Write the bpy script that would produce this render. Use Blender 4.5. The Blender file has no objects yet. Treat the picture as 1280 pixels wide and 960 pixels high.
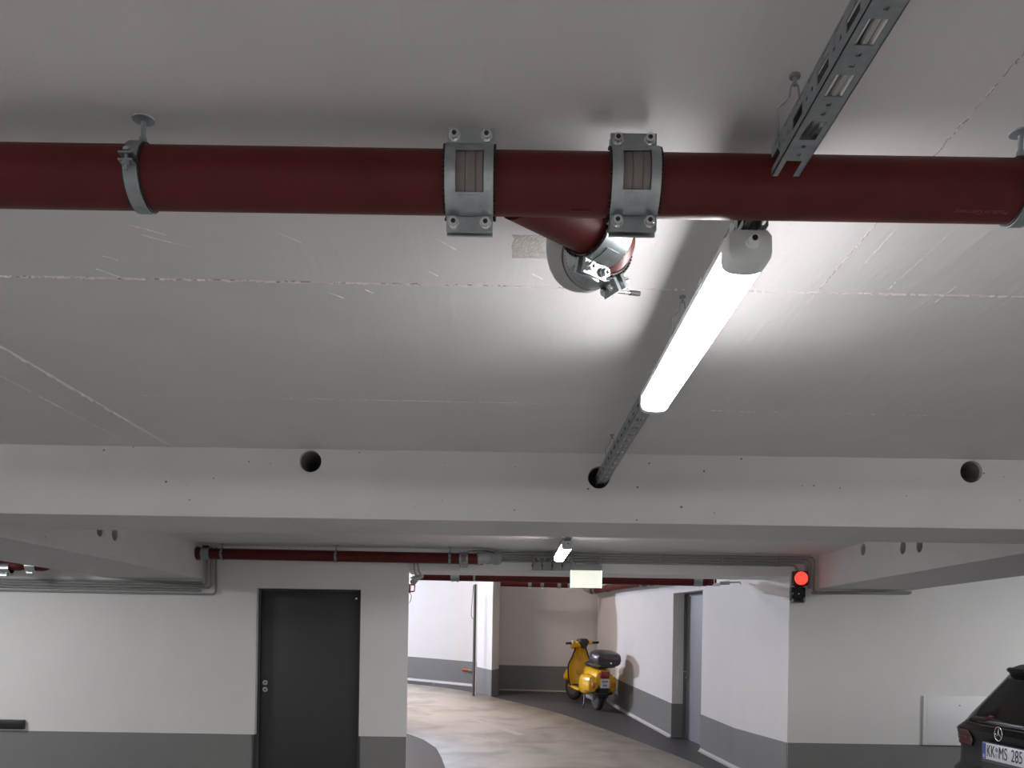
import bpy, bmesh, math, random
from mathutils import Vector, Matrix
random.seed(7)
sc = bpy.context.scene
col = sc.collection
EYE = 1.5                      # camera height above the garage floor
CEIL, UNDER = 2.445, 2.103     # slab soffit, beam / girder soffit
# ------------------------------------------------------------------ camera
cam_d = bpy.data.cameras.new('camera'); cam = bpy.data.objects.new('camera', cam_d); col.objects.link(cam)
cam_d.sensor_width = 36; cam_d.lens = 36 * 1150 / 1280
cam_d.shift_x = 7 / 1280; cam_d.shift_y = 323 / 1280       # phone keystone correction: a lens shift
cam_d.clip_start = .05
cam.matrix_world = Matrix.Translation((0, 0, EYE)) @ Matrix.Rotation(math.radians(90), 4, 'X') @ Matrix.Rotation(.0156, 4, 'Z')
sc.camera = cam
# ------------------------------------------------------------------ world, exposure
w = bpy.data.worlds.new('world'); sc.world = w; w.use_nodes = True
w.node_tree.nodes['Background'].inputs[0].default_value = (.9, .95, 1, 1)
w.node_tree.nodes['Background'].inputs[1].default_value = .02
sc.view_settings.view_transform = 'Standard'; sc.view_settings.look = 'None'
sc.view_settings.gamma = 1; sc.view_settings.use_curve_mapping = False
sc.view_settings.exposure = 0.58
LAMP = 34.0                    # luminaire diffuser radiance

# ------------------------------------------------------------------ materials
MATS = {}
def mat(name, color, rough=.5, metal=0, noise=0, nscale=20, bump=0, bscale=60, emit=0, ecol=None, coat=0, spec=.5, extra=None):
    if name in MATS: return MATS[name]
    m = bpy.data.materials.new(name); m.use_nodes = True; nt = m.node_tree; b = nt.nodes['Principled BSDF']
    b.inputs['Base Color'].default_value = (*color, 1); b.inputs['Roughness'].default_value = rough
    b.inputs['Metallic'].default_value = metal; b.inputs['Specular IOR Level'].default_value = spec
    b.inputs['Coat Weight'].default_value = coat
    tc = nt.nodes.new('ShaderNodeTexCoord')
    if noise:
        n = nt.nodes.new('ShaderNodeTexNoise'); n.inputs['Scale'].default_value = nscale; n.inputs['Detail'].default_value = 6
        nt.links.new(tc.outputs['Object'], n.inputs['Vector'])
        r = nt.nodes.new('ShaderNodeValToRGB'); r.color_ramp.elements[0].position = .3; r.color_ramp.elements[1].position = .7
        r.color_ramp.elements[0].color = (*[c * (1 - noise) for c in color], 1)
        r.color_ramp.elements[1].color = (*[min(1, c * (1 + noise)) for c in color], 1)
        nt.links.new(n.outputs['Fac'], r.inputs['Fac']); nt.links.new(r.outputs['Color'], b.inputs['Base Color'])
    if bump:
        n2 = nt.nodes.new('ShaderNodeTexNoise'); n2.inputs['Scale'].default_value = bscale; n2.inputs['Detail'].default_value = 5
        nt.links.new(tc.outputs['Object'], n2.inputs['Vector'])
        bp = nt.nodes.new('ShaderNodeBump'); bp.inputs['Strength'].default_value = bump; bp.inputs['Distance'].default_value = .01
        nt.links.new(n2.outputs['Fac'], bp.inputs['Height']); nt.links.new(bp.outputs['Normal'], b.inputs['Normal'])
    if emit:
        b.inputs['Emission Color'].default_value = (*(ecol or color), 1); b.inputs['Emission Strength'].default_value = emit
    if extra: extra(nt, b, tc)
    MATS[name] = m; return m

def pores(nt, b, tc):
    """cast-concrete blow holes: sparse small dark pits"""
    v = nt.nodes.new('ShaderNodeTexVoronoi'); v.inputs['Scale'].default_value = 13; v.inputs['Randomness'].default_value = 1
    n = nt.nodes.new('ShaderNodeTexNoise'); n.inputs['Scale'].default_value = 2.2
    nt.links.new(tc.outputs['Object'], v.inputs['Vector']); nt.links.new(tc.outputs['Object'], n.inputs['Vector'])
    a = nt.nodes.new('ShaderNodeMath'); a.operation = 'MULTIPLY'; a.inputs[1].default_value = .125
    nt.links.new(n.outputs['Fac'], a.inputs[0])
    c = nt.nodes.new('ShaderNodeMath'); c.operation = 'LESS_THAN'
    s = nt.nodes.new('ShaderNodeMath'); s.operation = 'SUBTRACT'; s.inputs[1].default_value = .012
    nt.links.new(a.outputs[0], s.inputs[0]); nt.links.new(v.outputs['Distance'], c.inputs[0]); nt.links.new(s.outputs[0], c.inputs[1])
    mx = nt.nodes.new('ShaderNodeMixRGB'); mx.inputs[2].default_value = (.12, .11, .1, 1)
    src = b.inputs['Base Color'].links[0].from_socket
    nt.links.new(src, mx.inputs[1]); nt.links.new(c.outputs[0], mx.inputs[0]); nt.links.new(mx.outputs[0], b.inputs['Base Color'])

def trowel(nt, b, tc):
    """soft uneven skim coat: broad waves plus fine streaks"""
    mp = nt.nodes.new('ShaderNodeMapping'); mp.inputs['Rotation'].default_value = (0, 0, .7); mp.inputs['Scale'].default_value = (9, 1.6, 1)
    nt.links.new(tc.outputs['Object'], mp.inputs['Vector'])
    n = nt.nodes.new('ShaderNodeTexNoise'); n.inputs['Scale'].default_value = 1.6; n.inputs['Detail'].default_value = 3
    nt.links.new(mp.outputs[0], n.inputs['Vector'])
    n2 = nt.nodes.new('ShaderNodeTexNoise'); n2.inputs['Scale'].default_value = 1.3; n2.inputs['Detail'].default_value = 1
    nt.links.new(tc.outputs['Object'], n2.inputs['Vector'])
    p = nt.nodes.new('ShaderNodeMath'); p.operation = 'POWER'; p.inputs[1].default_value = 4; nt.links.new(n.outputs['Fac'], p.inputs[0])
    ad = nt.nodes.new('ShaderNodeMath'); ad.operation = 'MULTIPLY_ADD'; ad.inputs[1].default_value = 1.5
    nt.links.new(n2.outputs['Fac'], ad.inputs[0]); nt.links.new(p.outputs[0], ad.inputs[2])
    bp = nt.nodes.new('ShaderNodeBump'); bp.inputs['Strength'].default_value = .25; bp.inputs['Distance'].default_value = .02
    nt.links.new(ad.outputs[0], bp.inputs['Height'])
    old = b.inputs['Normal'].links[0].from_node; nt.links.new(bp.outputs['Normal'], old.inputs['Normal'])

def stains(nt, b, tc):
    """tyre and trowel marks on the screed lane"""
    mp = nt.nodes.new('ShaderNodeMapping'); mp.inputs['Scale'].default_value = (.9, 1.0, 1); mp.inputs['Rotation'].default_value = (0, 0, .55)
    nt.links.new(tc.outputs['Object'], mp.inputs['Vector'])
    n = nt.nodes.new('ShaderNodeTexNoise'); n.inputs['Scale'].default_value = 1.7; n.inputs['Detail'].default_value = 9; n.inputs['Distortion'].default_value = .6
    nt.links.new(mp.outputs[0], n.inputs['Vector'])
    r = nt.nodes.new('ShaderNodeValToRGB'); r.color_ramp.elements[0].position = .36; r.color_ramp.elements[1].position = .6
    r.color_ramp.elements[0].color = (.42, .39, .33, 1); r.color_ramp.elements[1].color = (.62, .58, .49, 1)
    nt.links.new(n.outputs['Fac'], r.inputs['Fac']); nt.links.new(r.outputs[0], b.inputs['Base Color'])

M_CEIL = mat('ceiling_paint', (.62, .60, .60), .6, noise=.03, nscale=3, bump=.05, bscale=90, extra=trowel)
M_BEAM = mat('beam_paint', (.57, .555, .545), .65, noise=.03, nscale=4, bump=.1, bscale=70, extra=pores)
M_WALL = mat('wall_paint', (.70, .69, .67), .6, noise=.015, nscale=4, bump=.08, bscale=120)
M_BAND = mat('grey_plinth_paint', (.19, .19, .185), .45, noise=.03, nscale=6)
M_COVE = mat('cove_mortar', (.5, .49, .46), .7)
M_FLOOR = mat('anthracite_floor_coat', (.07, .07, .073), .5, noise=.1, nscale=14, bump=.1, bscale=200)
M_LANE = mat('screed_lane', (.5, .47, .4), .55, extra=stains)
M_RED = mat('red_brown_pipe_paint', (.085, .0105, .009), .45, spec=.22, noise=.12, nscale=9, bump=.03, bscale=40)
M_PRINT = mat('pipe_print', (.15, .045, .04), .6)
M_GALV = mat('galvanised_steel', (.35, .39, .40), .38, .85, noise=.12, nscale=40)
M_GALVD = mat('dull_zinc', (.27, .30, .31), .5, .7, noise=.12, nscale=60)
M_STUB = mat('grey_cast_pipe', (.36, .36, .35), .5, .3)
M_RUB = mat('black_rubber', (.018, .018, .018), .7)
M_SLEEVE = mat('ribbed_sleeve', (.19, .165, .155), .5, .2)
M_CHROME = mat('bright_steel', (.75, .76, .76), .2, 1)
M_LUM = mat('luminaire_housing', (.62, .64, .63), .45)
M_CLEAR = mat('cap_plastic', (.66, .70, .68), .35)
M_CAB = mat('cable_grey', (.40, .40, .39), .5)
M_CABW = mat('cable_white', (.75, .74, .70), .45)
M_COND = mat('grey_conduit', (.27, .27, .26), .5)
M_BOX = mat('junction_grey', (.30, .31, .30), .5)
M_DOOR = mat('dark_grey_door', (.036, .037, .039), .5)
M_DOOR2 = mat('blue_grey_door', (.22, .23, .25), .4)
M_FRAME = mat('door_frame_grey', (.05, .05, .052), .45)
M_BLACK = mat('black_plastic', (.012, .012, .013), .4)
M_WHITE = mat('white_lacquer', (.78, .78, .79), .4)
def lamp_mat(name, c, k): return mat(name, (.9, .9, .9), .4, emit=LAMP * k, ecol=c)
M_LENS = lamp_mat('lit_diffuser', (1, .985, .99), .88); M_FILL = lamp_mat('fill_diffuser', (1, .985, .99), 4.0); M_BAY = lamp_mat('lit_diffuser_far_bays', (.96, .975, 1), 4.6)  # the middle one is overdriven, for unseen lamps added as fill
# ------------------------------------------------------------------ mesh builder
class MB:
    def __init__(s): s.v = []; s.f = []
    def add(s, v, f):
        o = len(s.v); s.v += [tuple(p) for p in v]; s.f += [tuple(i + o for i in q) for q in f]; return s
    def box(s, x0, x1, y0, y1, z0, z1):
        v = [(x, y, z) for x in (x0, x1) for y in (y0, y1) for z in (z0, z1)]
        return s.add(v, [(0, 1, 3, 2), (4, 6, 7, 5), (0, 4, 5, 1), (2, 3, 7, 6), (0, 2, 6, 4), (1, 5, 7, 3)])
    def bbox(s, x0, x1, y0, y1, z0, z1, b=.004, n=2):
        bm = bmesh.new(); bmesh.ops.create_cube(bm, size=1)
        for v in bm.verts:
            v.co = Vector(((x0 + x1) / 2 + v.co.x * (x1 - x0), (y0 + y1) / 2 + v.co.y * (y1 - y0), (z0 + z1) / 2 + v.co.z * (z1 - z0)))
        bmesh.ops.bevel(bm, geom=bm.edges[:], offset=b, segments=n, profile=.5, affect='EDGES')
        bm.verts.index_update(); s.add([v.co[:] for v in bm.verts], [[v.index for v in f.verts] for f in bm.faces]); bm.free(); return s
    def tube(s, path, r, n=10, caps=True, radii=None):
        P = [Vector(p) for p in path]; k = len(P); T = []
        for i in range(k):
            t = (P[min(i + 1, k - 1)] - P[max(i - 1, 0)]); T.append(t.normalized())
        a = Vector((0, 0, 1)) if abs(T[0].z) < .9 else Vector((1, 0, 0))
        u = T[0].cross(a).normalized(); V = []
        for i in range(k):
            u = (u - T[i] * u.dot(T[i])).normalized(); b = T[i].cross(u)
            rr = radii[i] if radii else r
            V += [P[i] + (u * math.cos(2 * math.pi * j / n) + b * math.sin(2 * math.pi * j / n)) * rr for j in range(n)]
        F = [(i * n + j, i * n + (j + 1) % n, (i + 1) * n + (j + 1) % n, (i + 1) * n + j) for i in range(k - 1) for j in range(n)]
        if caps: F += [tuple(range(n))[::-1], tuple(range((k - 1) * n, k * n))]
        return s.add(V, F)
    def cyl(s, a, b, r, r2=None, n=16): return s.tube([a, b], r, n, True, [r, r if r2 is None else r2])
    def pipe(s, a, b, r, ri, n=24):
        s.tube([a, b], r, n, False); o = MB().tube([b, a], ri, n, False); s.add(o.v, o.f)
        A, B = Vector(a), Vector(b); t = (B - A).normalized(); k = Vector((0, 0, 1)) if abs(t.z) < .9 else Vector((1, 0, 0))
        u = t.cross(k).normalized(); w2 = t.cross(u)
        for c in (A, B):
            V = [c + (u * math.cos(2 * math.pi * j / n) + w2 * math.sin(2 * math.pi * j / n)) * q for q in (r, ri) for j in range(n)]
            s.add(V, [(j, (j + 1) % n, n + (j + 1) % n, n + j) for j in range(n)])
        return s
    def ell(s, c, r, n=16, m=10):
        V = [(c[0] + r[0] * math.sin(math.pi * i / m) * math.cos(2 * math.pi * j / n), c[1] + r[1] * math.sin(math.pi * i / m) * math.sin(2 * math.pi * j / n), c[2] + r[2] * math.cos(math.pi * i / m)) for i in range(m + 1) for j in range(n)]
        return s.add(V, [(i * n + j, i * n + (j + 1) % n, (i + 1) * n + (j + 1) % n, (i + 1) * n + j) for i in range(m) for j in range(n)])
    def prism(s, poly, z0, z1):
        n = len(poly); V = [(p[0], p[1], z0) for p in poly] + [(p[0], p[1], z1) for p in poly]
        return s.add(V, [tuple(range(n))[::-1], tuple(range(n, 2 * n))] + [(i, (i + 1) % n, n + (i + 1) % n, n + i) for i in range(n)])
    def loft(s, secs, closed=True, caps=True):
        n = len(secs[0]); k = len(secs); V = [p for q in secs for p in q]; m = n if closed else n - 1
        F = [(i * n + j, i * n + (j + 1) % n, (i + 1) * n + (j + 1) % n, (i + 1) * n + j) for i in range(k - 1) for j in range(m)]
        if caps and closed: F += [tuple(range(n))[::-1], tuple(range((k - 1) * n, k * n))]
        return s.add(V, F)
    def plate(s, us, vs, holes, t0, t1, fn):
        """sheet with rectangular holes; us / vs grid lines, fn(u, v, t) -> point"""
        us = sorted(set([round(a, 5) for a in us] + [round(a, 5) for h in holes for a in h[:2]]))
        vs = sorted(set([round(a, 5) for a in vs] + [round(a, 5) for h in holes for a in h[2:]]))
        nu, nv = len(us), len(vs)
        import bisect
        full = [[True] * (nv - 1) for _ in range(nu - 1)]
        for h in holes:
            a, b = bisect.bisect_left(us, round(h[0], 5)), bisect.bisect_left(us, round(h[1], 5))
            c, d = bisect.bisect_left(vs, round(h[2], 5)), bisect.bisect_left(vs, round(h[3], 5))
            for i in range(a, b):
                for j in range(c, d): full[i][j] = False
        V = [fn(u, v, t) for t in (t0, t1) for u in us for v in vs]; N = nu * nv; F = []
        g = lambda i, j: i * nv + j
        ok = lambda i, j: 0 <= i < nu - 1 and 0 <= j < nv - 1 and full[i][j]
        for i in range(nu - 1):
            for j in range(nv - 1):
                if not full[i][j]: continue
                q = (g(i, j), g(i + 1, j), g(i + 1, j + 1), g(i, j + 1))
                F.append(q[::-1]); F.append(tuple(k + N for k in q))
                for (di, dj, a, b) in ((-1, 0, g(i, j), g(i, j + 1)), (1, 0, g(i + 1, j), g(i + 1, j + 1)), (0, -1, g(i, j), g(i + 1, j)), (0, 1, g(i, j + 1), g(i + 1, j + 1))):
                    if not ok(i + di, j + dj): F.append((a, b, b + N, a + N))
        return s.add(V, F)
    def xf(s, M):
        s.v = [tuple(M @ Vector(p)) for p in s.v]; return s

def link_mesh(name, mb, m, smooth=35):
    me = bpy.data.meshes.new(name); me.from_pydata(mb.v, [], mb.f); me.validate()
    bm = bmesh.new(); bm.from_mesh(me); bmesh.ops.remove_doubles(bm, verts=bm.verts[:], dist=1e-5)
    bmesh.ops.recalc_face_normals(bm, faces=bm.faces[:]); bm.to_mesh(me); bm.free()
    me.materials.append(m)
    if smooth: me.shade_smooth(); me.set_sharp_from_angle(angle=math.radians(smooth))
    o = bpy.data.objects.new(name, me); col.objects.link(o); return o
def tag(o, label=None, cat=None, group=None, kind=None):
    for k, v in (('label', label), ('category', cat), ('group', group), ('kind', kind)):
        if v: o[k] = v
    return o
def obj(name, mb, m, parent=None, label=None, smooth=35):
    """a part under its parent (mesh given in the parent's frame), or a top-level mesh re-based to its own foot"""
    if parent is None:
        xs = list(zip(*mb.v)); c = Vector(((min(xs[0]) + max(xs[0])) / 2, (min(xs[1]) + max(xs[1])) / 2, min(xs[2])))
        mb.v = [(p[0] - c.x, p[1] - c.y, p[2] - c.z) for p in mb.v]
        o = link_mesh(name, mb, m, smooth); o.location = c
    else:
        o = link_mesh(name, mb, m, smooth); o.parent = parent
    if label: o['label'] = label
    return o
def thing(name, label, cat, loc=(0, 0, 0), rot=(0, 0, 0), group=None, kind=None):
    o = bpy.data.objects.new(name, None); col.objects.link(o); o.location = loc; o.rotation_euler = rot; o.empty_display_size = .05
    return tag(o, label, cat, group, kind)
def at(o, mb):                       # world-built mesh -> frame of an unrotated thing
    mb.v = [(p[0] - o.location.x, p[1] - o.location.y, p[2] - o.location.z) for p in mb.v]; return mb
def copy_tree(o, parent=None):
    c = o.copy(); col.objects.link(c); c.parent = parent
    for ch in [q for q in o.children]: copy_tree(ch, c)
    return c
def struct(name, mb, m, label=None, cat=None, parent=None, smooth=35):
    o = obj(name, mb, m, parent, None, smooth); return tag(o, label, cat, kind='structure')
def cut(o, cutters):
    """drill real holes with a boolean and keep the result as plain mesh"""
    bm = MB()
    for c in cutters: bm.add(c.v, c.f)
    bm.v = [(p[0] - o.location.x, p[1] - o.location.y, p[2] - o.location.z) for p in bm.v]
    k = link_mesh('cutter', bm, M_BEAM, 0); k.location = o.location
    md = o.modifiers.new('b', 'BOOLEAN'); md.object = k; md.operation = 'DIFFERENCE'; md.solver = 'EXACT'
    bpy.context.view_layer.update()
    me = bpy.data.meshes.new_from_object(o.evaluated_get(bpy.context.evaluated_depsgraph_get()))
    o.modifiers.clear(); o.data = me; me.shade_smooth(); me.set_sharp_from_angle(angle=math.radians(35)); bpy.data.objects.remove(k)
def floor_z(y): return 0 if y < 10 else .086 * (y - 10)
def H(h): return EYE + h
def arc_path(pts, r=.05, n=5):
    """polyline with rounded corners"""
    P = [Vector(p) for p in pts]; out = [P[0]]
    for i in range(1, len(P) - 1):
        a, b, c = P[i - 1], P[i], P[i + 1]; d0 = (a - b).normalized(); d1 = (c - b).normalized()
        rr = min(r, (a - b).length * .45, (c - b).length * .45); s, e = b + d0 * rr, b + d1 * rr
        out += [s * (1 - t) ** 2 + b * 2 * t * (1 - t) + e * t * t for t in [k / n for k in range(n + 1)]]
    return out + [P[-1]]

# ================================================================== THE SETTING
XL, XR, YB, WY = -9.0, 9.5, -5.0, 9.45      # side walls, wall behind the camera, front wall plane
fl = MB().box(XL, XR, YB, 10, -.2, 0)
fl.add([(XL, 10, 0), (XR, 10, 0), (XR, 24, floor_z(24)), (XL, 24, floor_z(24)), (XL, 10, -.2), (XR, 10, -.2), (XR, 24, -.2), (XL, 24, -.2)],
       [(0, 1, 2, 3), (4, 7, 6, 5), (1, 5, 6, 2), (3, 2, 6, 7), (0, 3, 7, 4)])
struct('floor', fl, M_FLOOR, 'dark grey coated garage floor rising into the exit ramp', 'floor')
outer = [(-5.2, 20.2), (-3.2, 18.7), (-1.9, 17.76), (-1.24, 17.38), (-.58, 16.7), (.24, 15.5), (.86, 14.52), (1.27, 13.55), (1.72, 12.48), (2.1, 11.5), (2.34, 10.77), (2.5, 10), (2.55, 9.3)]
inner = [(-5.2, 15.6), (-3.0, 14.2), (-1.9, 13.2), (-1.34, 12.63), (-1.07, 12.2), (-.87, 11.68), (-.76, 11.1), (-.68, 10.56), (-.66, 10), (-.65, 9.3)]
def dens(p, n):
    L = [0]
    for a, b in zip(p, p[1:]): L.append(L[-1] + math.dist(a, b))
    out = []
    for i in range(n):
        d = L[-1] * i / (n - 1); k = max(j for j in range(len(L)) if L[j] <= d + 1e-9); k = min(k, len(p) - 2)
        t = (d - L[k]) / (L[k + 1] - L[k]); out.append((p[k][0] + (p[k + 1][0] - p[k][0]) * t, p[k][1] + (p[k + 1][1] - p[k][1]) * t))
    return out
A, B = dens(outer, 60), dens(inner, 60); lane = MB(); V = []; F = []
for a, b in zip(A, B):
    V += [(a[0], a[1], floor_z(a[1]) + .006), (a[0] * .5 + b[0] * .5, (a[1] + b[1]) / 2, floor_z((a[1] + b[1]) / 2) + .006), (b[0], b[1], floor_z(b[1]) + .006)]
for i in range(59):
    for j in (0, 1): F.append((i * 3 + j, i * 3 + j + 1, i * 3 + j + 4, i * 3 + j + 3))
lane.add(V, F); o = struct('floor_lane', lane, M_LANE, 'light beige screed driving lane curving up the ramp', 'driving lane')
md = o.modifiers.new('thick', 'SOLIDIFY'); md.thickness = .01; md.offset = -1
struct('floor_bounce', MB().box(-3.1, 3.2, YB + .1, 9.3, 0, .006), mat('aisle_bounce', (.47, .46, .45), .6, noise=.1, nscale=3), 'unseen aisle strip made pale to bounce light up to the ceiling', 'driving lane', smooth=0)  # unseen strip, kept pale and cut to width to throw light upwards
# white dash painted on the lane
d0, d1 = Vector((-.47, 13.81)), Vector((.23, 12.62)); nn = Vector((.86, .5)) * .05
pts = [d0 + nn * .5, d0 - nn * .5, d1 - nn * 1.4, d1 + nn * 1.4]
struct('floor_marking', MB().add([(p.x, p.y, floor_z(p.y) + k) for k in (.007, .009) for p in pts], [(0, 3, 2, 1), (4, 5, 6, 7), (0, 1, 5, 4), (1, 2, 6, 5), (2, 3, 7, 6), (3, 0, 4, 7)]),
       mat('lane_paint', (.66, .62, .52), .6), 'pale painted dash in the middle of the beige lane', 'road marking')

ceil = struct('ceiling', MB().box(XL, XR, YB, WY + .1, CEIL, CEIL + .25), M_CEIL, 'white painted concrete slab soffit with formwork joints', 'ceiling')
cl = ceil.location.copy()
M_RIDGE = mat('joint_fin', (.66, .64, .61), .6); M_PIT = mat('joint_grit', (.26, .25, .23), .8)
def ridge(p0, p1, wd, ht, step=.006, miss=.25, wob=.002, m=None, y_lim=None):
    """a broken fin of cement left where two formwork boards met"""
    mb = MB(); a, b = Vector(p0), Vector(p1); L = (b - a).length; t = (b - a) / L; n = Vector((-t.y, t.x))
    d = 0
    while d < L:
        l = step * random.uniform(.6, 2.2)
        if random.random() > miss:
            c = a + t * d + n * random.uniform(-wob, wob); q = c + t * l; h = ht * random.uniform(.3, 1); ww = wd * random.uniform(.4, 1)
            z0, z1 = CEIL + .001, CEIL - h
            mb.add([(*(c + n * ww)[:2], z0), (*(c - n * ww)[:2], z0), (*(q + n * ww)[:2], z0), (*(q - n * ww)[:2], z0), (*c[:2], z1), (*q[:2], z1)],
                   [(0, 2, 5, 4), (1, 4, 5, 3), (0, 4, 1), (2, 3, 5)])
        d += l
    mb.v = [(p[0] - cl.x, p[1] - cl.y, p[2] - cl.z) for p in mb.v]
    o = obj('formwork_joint', mb, m or M_RIDGE, ceil); o['kind'] = 'stuff'; return o
ridge((-1.45, 2.42), (2.6, 2.47), .0034, .0055, miss=.2)
ridge((-1.35, 2.423), (.3, 2.443), .0026, .0025, miss=.4, wob=.004, m=M_PIT)
ridge((-1.45, 3.60), (.55, 3.64), .0022, .0022, miss=.3)
ridge((.75, 3.70), (2.3, 3.74), .0018, .0016, miss=.6)
ridge((.80, 1.2), (.815, 2.75), .0016, .0016, miss=.45)
ridge((.801, 1.2), (.812, 2.45), .0020, .0022, miss=.3, m=M_PIT)
ridge((.862, 1.85), (.865, 2.3), .0012, .0012, miss=.35)
ridge((.995, 1.9), (.99, 2.42), .0011, .0010, miss=.4)
ridge((-1.67, 2.5), (-1.67, 4.56), .0045, .010, step=.02, miss=.0, wob=.0003)
ridge((-1.86, 2.8), (-1.86, 4.4), .003, .006, step=.02, miss=.05, wob=.0003)
for k in range(22):                                                    # trowel drips and strokes around the joint
    x, y = random.choice(((random.uniform(-1.4, .1), random.uniform(2.1, 2.55)), (random.uniform(.65, 1.3), random.uniform(2.2, 2.7))))
    l = random.uniform(.02, .12); a = .75 + random.uniform(-.2, .2)
    if x > .5:
        if k % 3: continue
        a = math.pi / 2 + random.uniform(-.12, .05)
    ridge((x, y), (x + l * math.cos(a), y + l * math.sin(a)), .0016, .0016, step=.012, miss=.05, wob=.0006)
patch = MB()
for i in range(9):
    for j in range(7):
        patch.v.append((.0 + .14 * i / 8 + random.uniform(-.004, .004), 2.13 + .13 * j / 6 + random.uniform(-.004, .004), CEIL - (.0005 if i in (0, 8) or j in (0, 6) else random.uniform(.001, .004))))
patch.f = [(i * 7 + j, i * 7 + j + 1, (i + 1) * 7 + j + 1, (i + 1) * 7 + j) for i in range(8) for j in range(6)]
patch.v = [(p[0] - cl.x, p[1] - cl.y, p[2] - cl.z) for p in patch.v]
obj('mortar_patch', patch, mat('bare_mortar', (.44, .425, .405), .8, noise=.15, nscale=60, bump=.4, bscale=180), ceil, 'bare grey mortar patch beside the outlet')

def chamfer_beam(y0, y1, x0, x1, along='x', c=.018):
    """beam with chamfered lower arrises, along x or along y"""
    prof = [(y0, CEIL + .02), (y0, UNDER + c), (y0 + c * .55, UNDER), (y1 - c * .55, UNDER), (y1, UNDER + c), (y1, CEIL + .02)]
    f = (lambda t, p: (t, p[0], p[1])) if along == 'x' else (lambda t, p: (p[0], t, p[1]))
    return MB().loft([[f(x0, p) for p in prof], [f(x1, p) for p in prof]])
beam = struct('ceiling_beam', chamfer_beam(4.57, 5.23, XL, XR), M_BEAM, 'deep white concrete beam crossing the picture with three round holes', 'beam', smooth=0)
HOLES = [(-.988, H(.885)), (.447, H(.826)), (2.296, H(.884))]
cut(beam, [MB().cyl((x, 4.4, z), (x, 5.4, z), .055, n=32) for x, z in HOLES])
M_SLV = mat('hole_sleeve', (.24, .22, .21), .7)
for x, z in HOLES:
    o = obj('hole_sleeve', MB().pipe((x - beam.location.x, 4.595 - beam.location.y, z - beam.location.z), (x - beam.location.x, 5.2 - beam.location.y, z - beam.location.z), .0545, .052, 32), M_SLV, beam)
gl = struct('ceiling_girder', chamfer_beam(-4.15, -3.12, 5.23, WY, 'y'), M_BEAM, 'wide dropped girder on the left with two round holes', 'beam', smooth=0)
cut(gl, [MB().cyl((-3.35, y, H(h)), (-3.0, y, H(h)), .053, n=24) for y, h in ((7.03, .812), (7.30, .812))])
gr = struct('ceiling_girder', chamfer_beam(3.19, 4.17, 5.23, WY, 'y'), M_BEAM, 'wide dropped girder on the right with three round holes', 'beam', smooth=0)
cut(gr, [MB().cyl((3.0, y, H(h)), (3.45, y, H(h)), .053, n=24) for y, h in ((8.26, .885), (7.43, .815), (7.13, .80))])

# front wall left of the opening (with the door niche), header, front wall right of it
wl = MB().box(XL, -2.6, WY, WY + .25, -.1, CEIL).box(-2.6, -1.48, WY, WY + .25, H(.54), CEIL)
wl.prism([(-1.48, WY), (-1.01, WY), (-1.06, WY + .25), (-1.48, WY + .25)], -.1, CEIL)
wl.box(-2.83, -2.6, WY - .012, WY, -.1, CEIL).box(-2.6, -1.48, WY - .012, WY, H(.54), CEIL).box(-1.48, -1.012, WY - .012, WY, -.1, CEIL)
struct('wall_left', wl, M_WALL, 'white wall with the dark grey door', 'wall', smooth=0)
struct('wall_header', MB().box(-1.04, 2.9, WY, 10.0, H(.723), H(2.5)), M_WALL, 'low white lintel over the ramp opening', 'wall', smooth=0)
struct('wall_right', MB().box(2.9, XR, WY, WY + .12, -.1, CEIL), M_WALL, 'white wall behind the black car', 'wall', smooth=0)
struct('wall_left_side', MB().box(XL - .2, XL, YB, 22, -.1, H(2.6)), M_WALL, 'far left garage side wall', 'wall')
struct('wall_right_side', MB().box(XR, XR + .2, YB, WY, -.1, CEIL + .2), M_WALL, 'far right garage side wall', 'wall')
struct('wall_back', MB().box(XL, XR, YB - .2, YB, -.1, CEIL + .2), M_WALL, 'garage wall behind the viewer', 'wall')
BD = H(-.985)                                            # top of the painted plinth on the front walls
struct('baseboard_left', MB().box(XL, -2.83, WY - .005, WY, 0, BD).box(-2.84, -2.597, WY - .017, WY - .012, 0, BD).box(-1.483, -1.012, WY - .017, WY - .012, 0, BD)
       .box(-2.603, -2.597, WY, WY + .09, 0, BD), M_BAND, 'grey painted plinth under the left wall', 'plinth', smooth=0)
struct('baseboard_right', MB().box(2.905, XR, WY - .005, WY, 0, BD), M_BAND, 'grey painted plinth under the right wall', 'plinth', smooth=0)

# ramp enclosure
def wall_run(pts, th, z0, z1, side=1):
    """wall along a plan polyline; thickness goes to one side; z0 / z1 are functions of y"""
    mb = MB()
    for a, b in zip(pts, pts[1:]):
        d = Vector((b[0] - a[0], b[1] - a[1])).normalized(); n = Vector((-d.y, d.x)) * th * side
        q = [(a[0], a[1]), (b[0], b[1]), (b[0] + n.x, b[1] + n.y), (a[0] + n.x, a[1] + n.y)]
        V = [(x, y, z0(a[1] if k in (0, 3) else b[1])) for k, (x, y) in enumerate(q)] + [(x, y, z1(a[1] if k in (0, 3) else b[1])) for k, (x, y) in enumerate(q)]
        mb.add(V, [(0, 3, 2, 1), (4, 5, 6, 7), (0, 1, 5, 4), (1, 2, 6, 5), (2, 3, 7, 6), (3, 0, 4, 7)])
    return mb
zf = lambda y: floor_z(y) - .1
zt = lambda y: H(2.5)
RW1, RW2 = [(2.9, WY), (2.69, 10.79), (2.50, 11.76)], [(2.285, 12.64), (1.89, 14.94), (1.66, 16.84)]
rw = wall_run(RW1, .3, zf, zt, -1); t = wall_run(RW2, .3, zf, zt, -1); rw.add(t.v, t.f)
t = wall_run([RW1[-1], RW2[0]], .3, lambda y: H(.71), zt, -1); rw.add(t.v, t.f)
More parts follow.
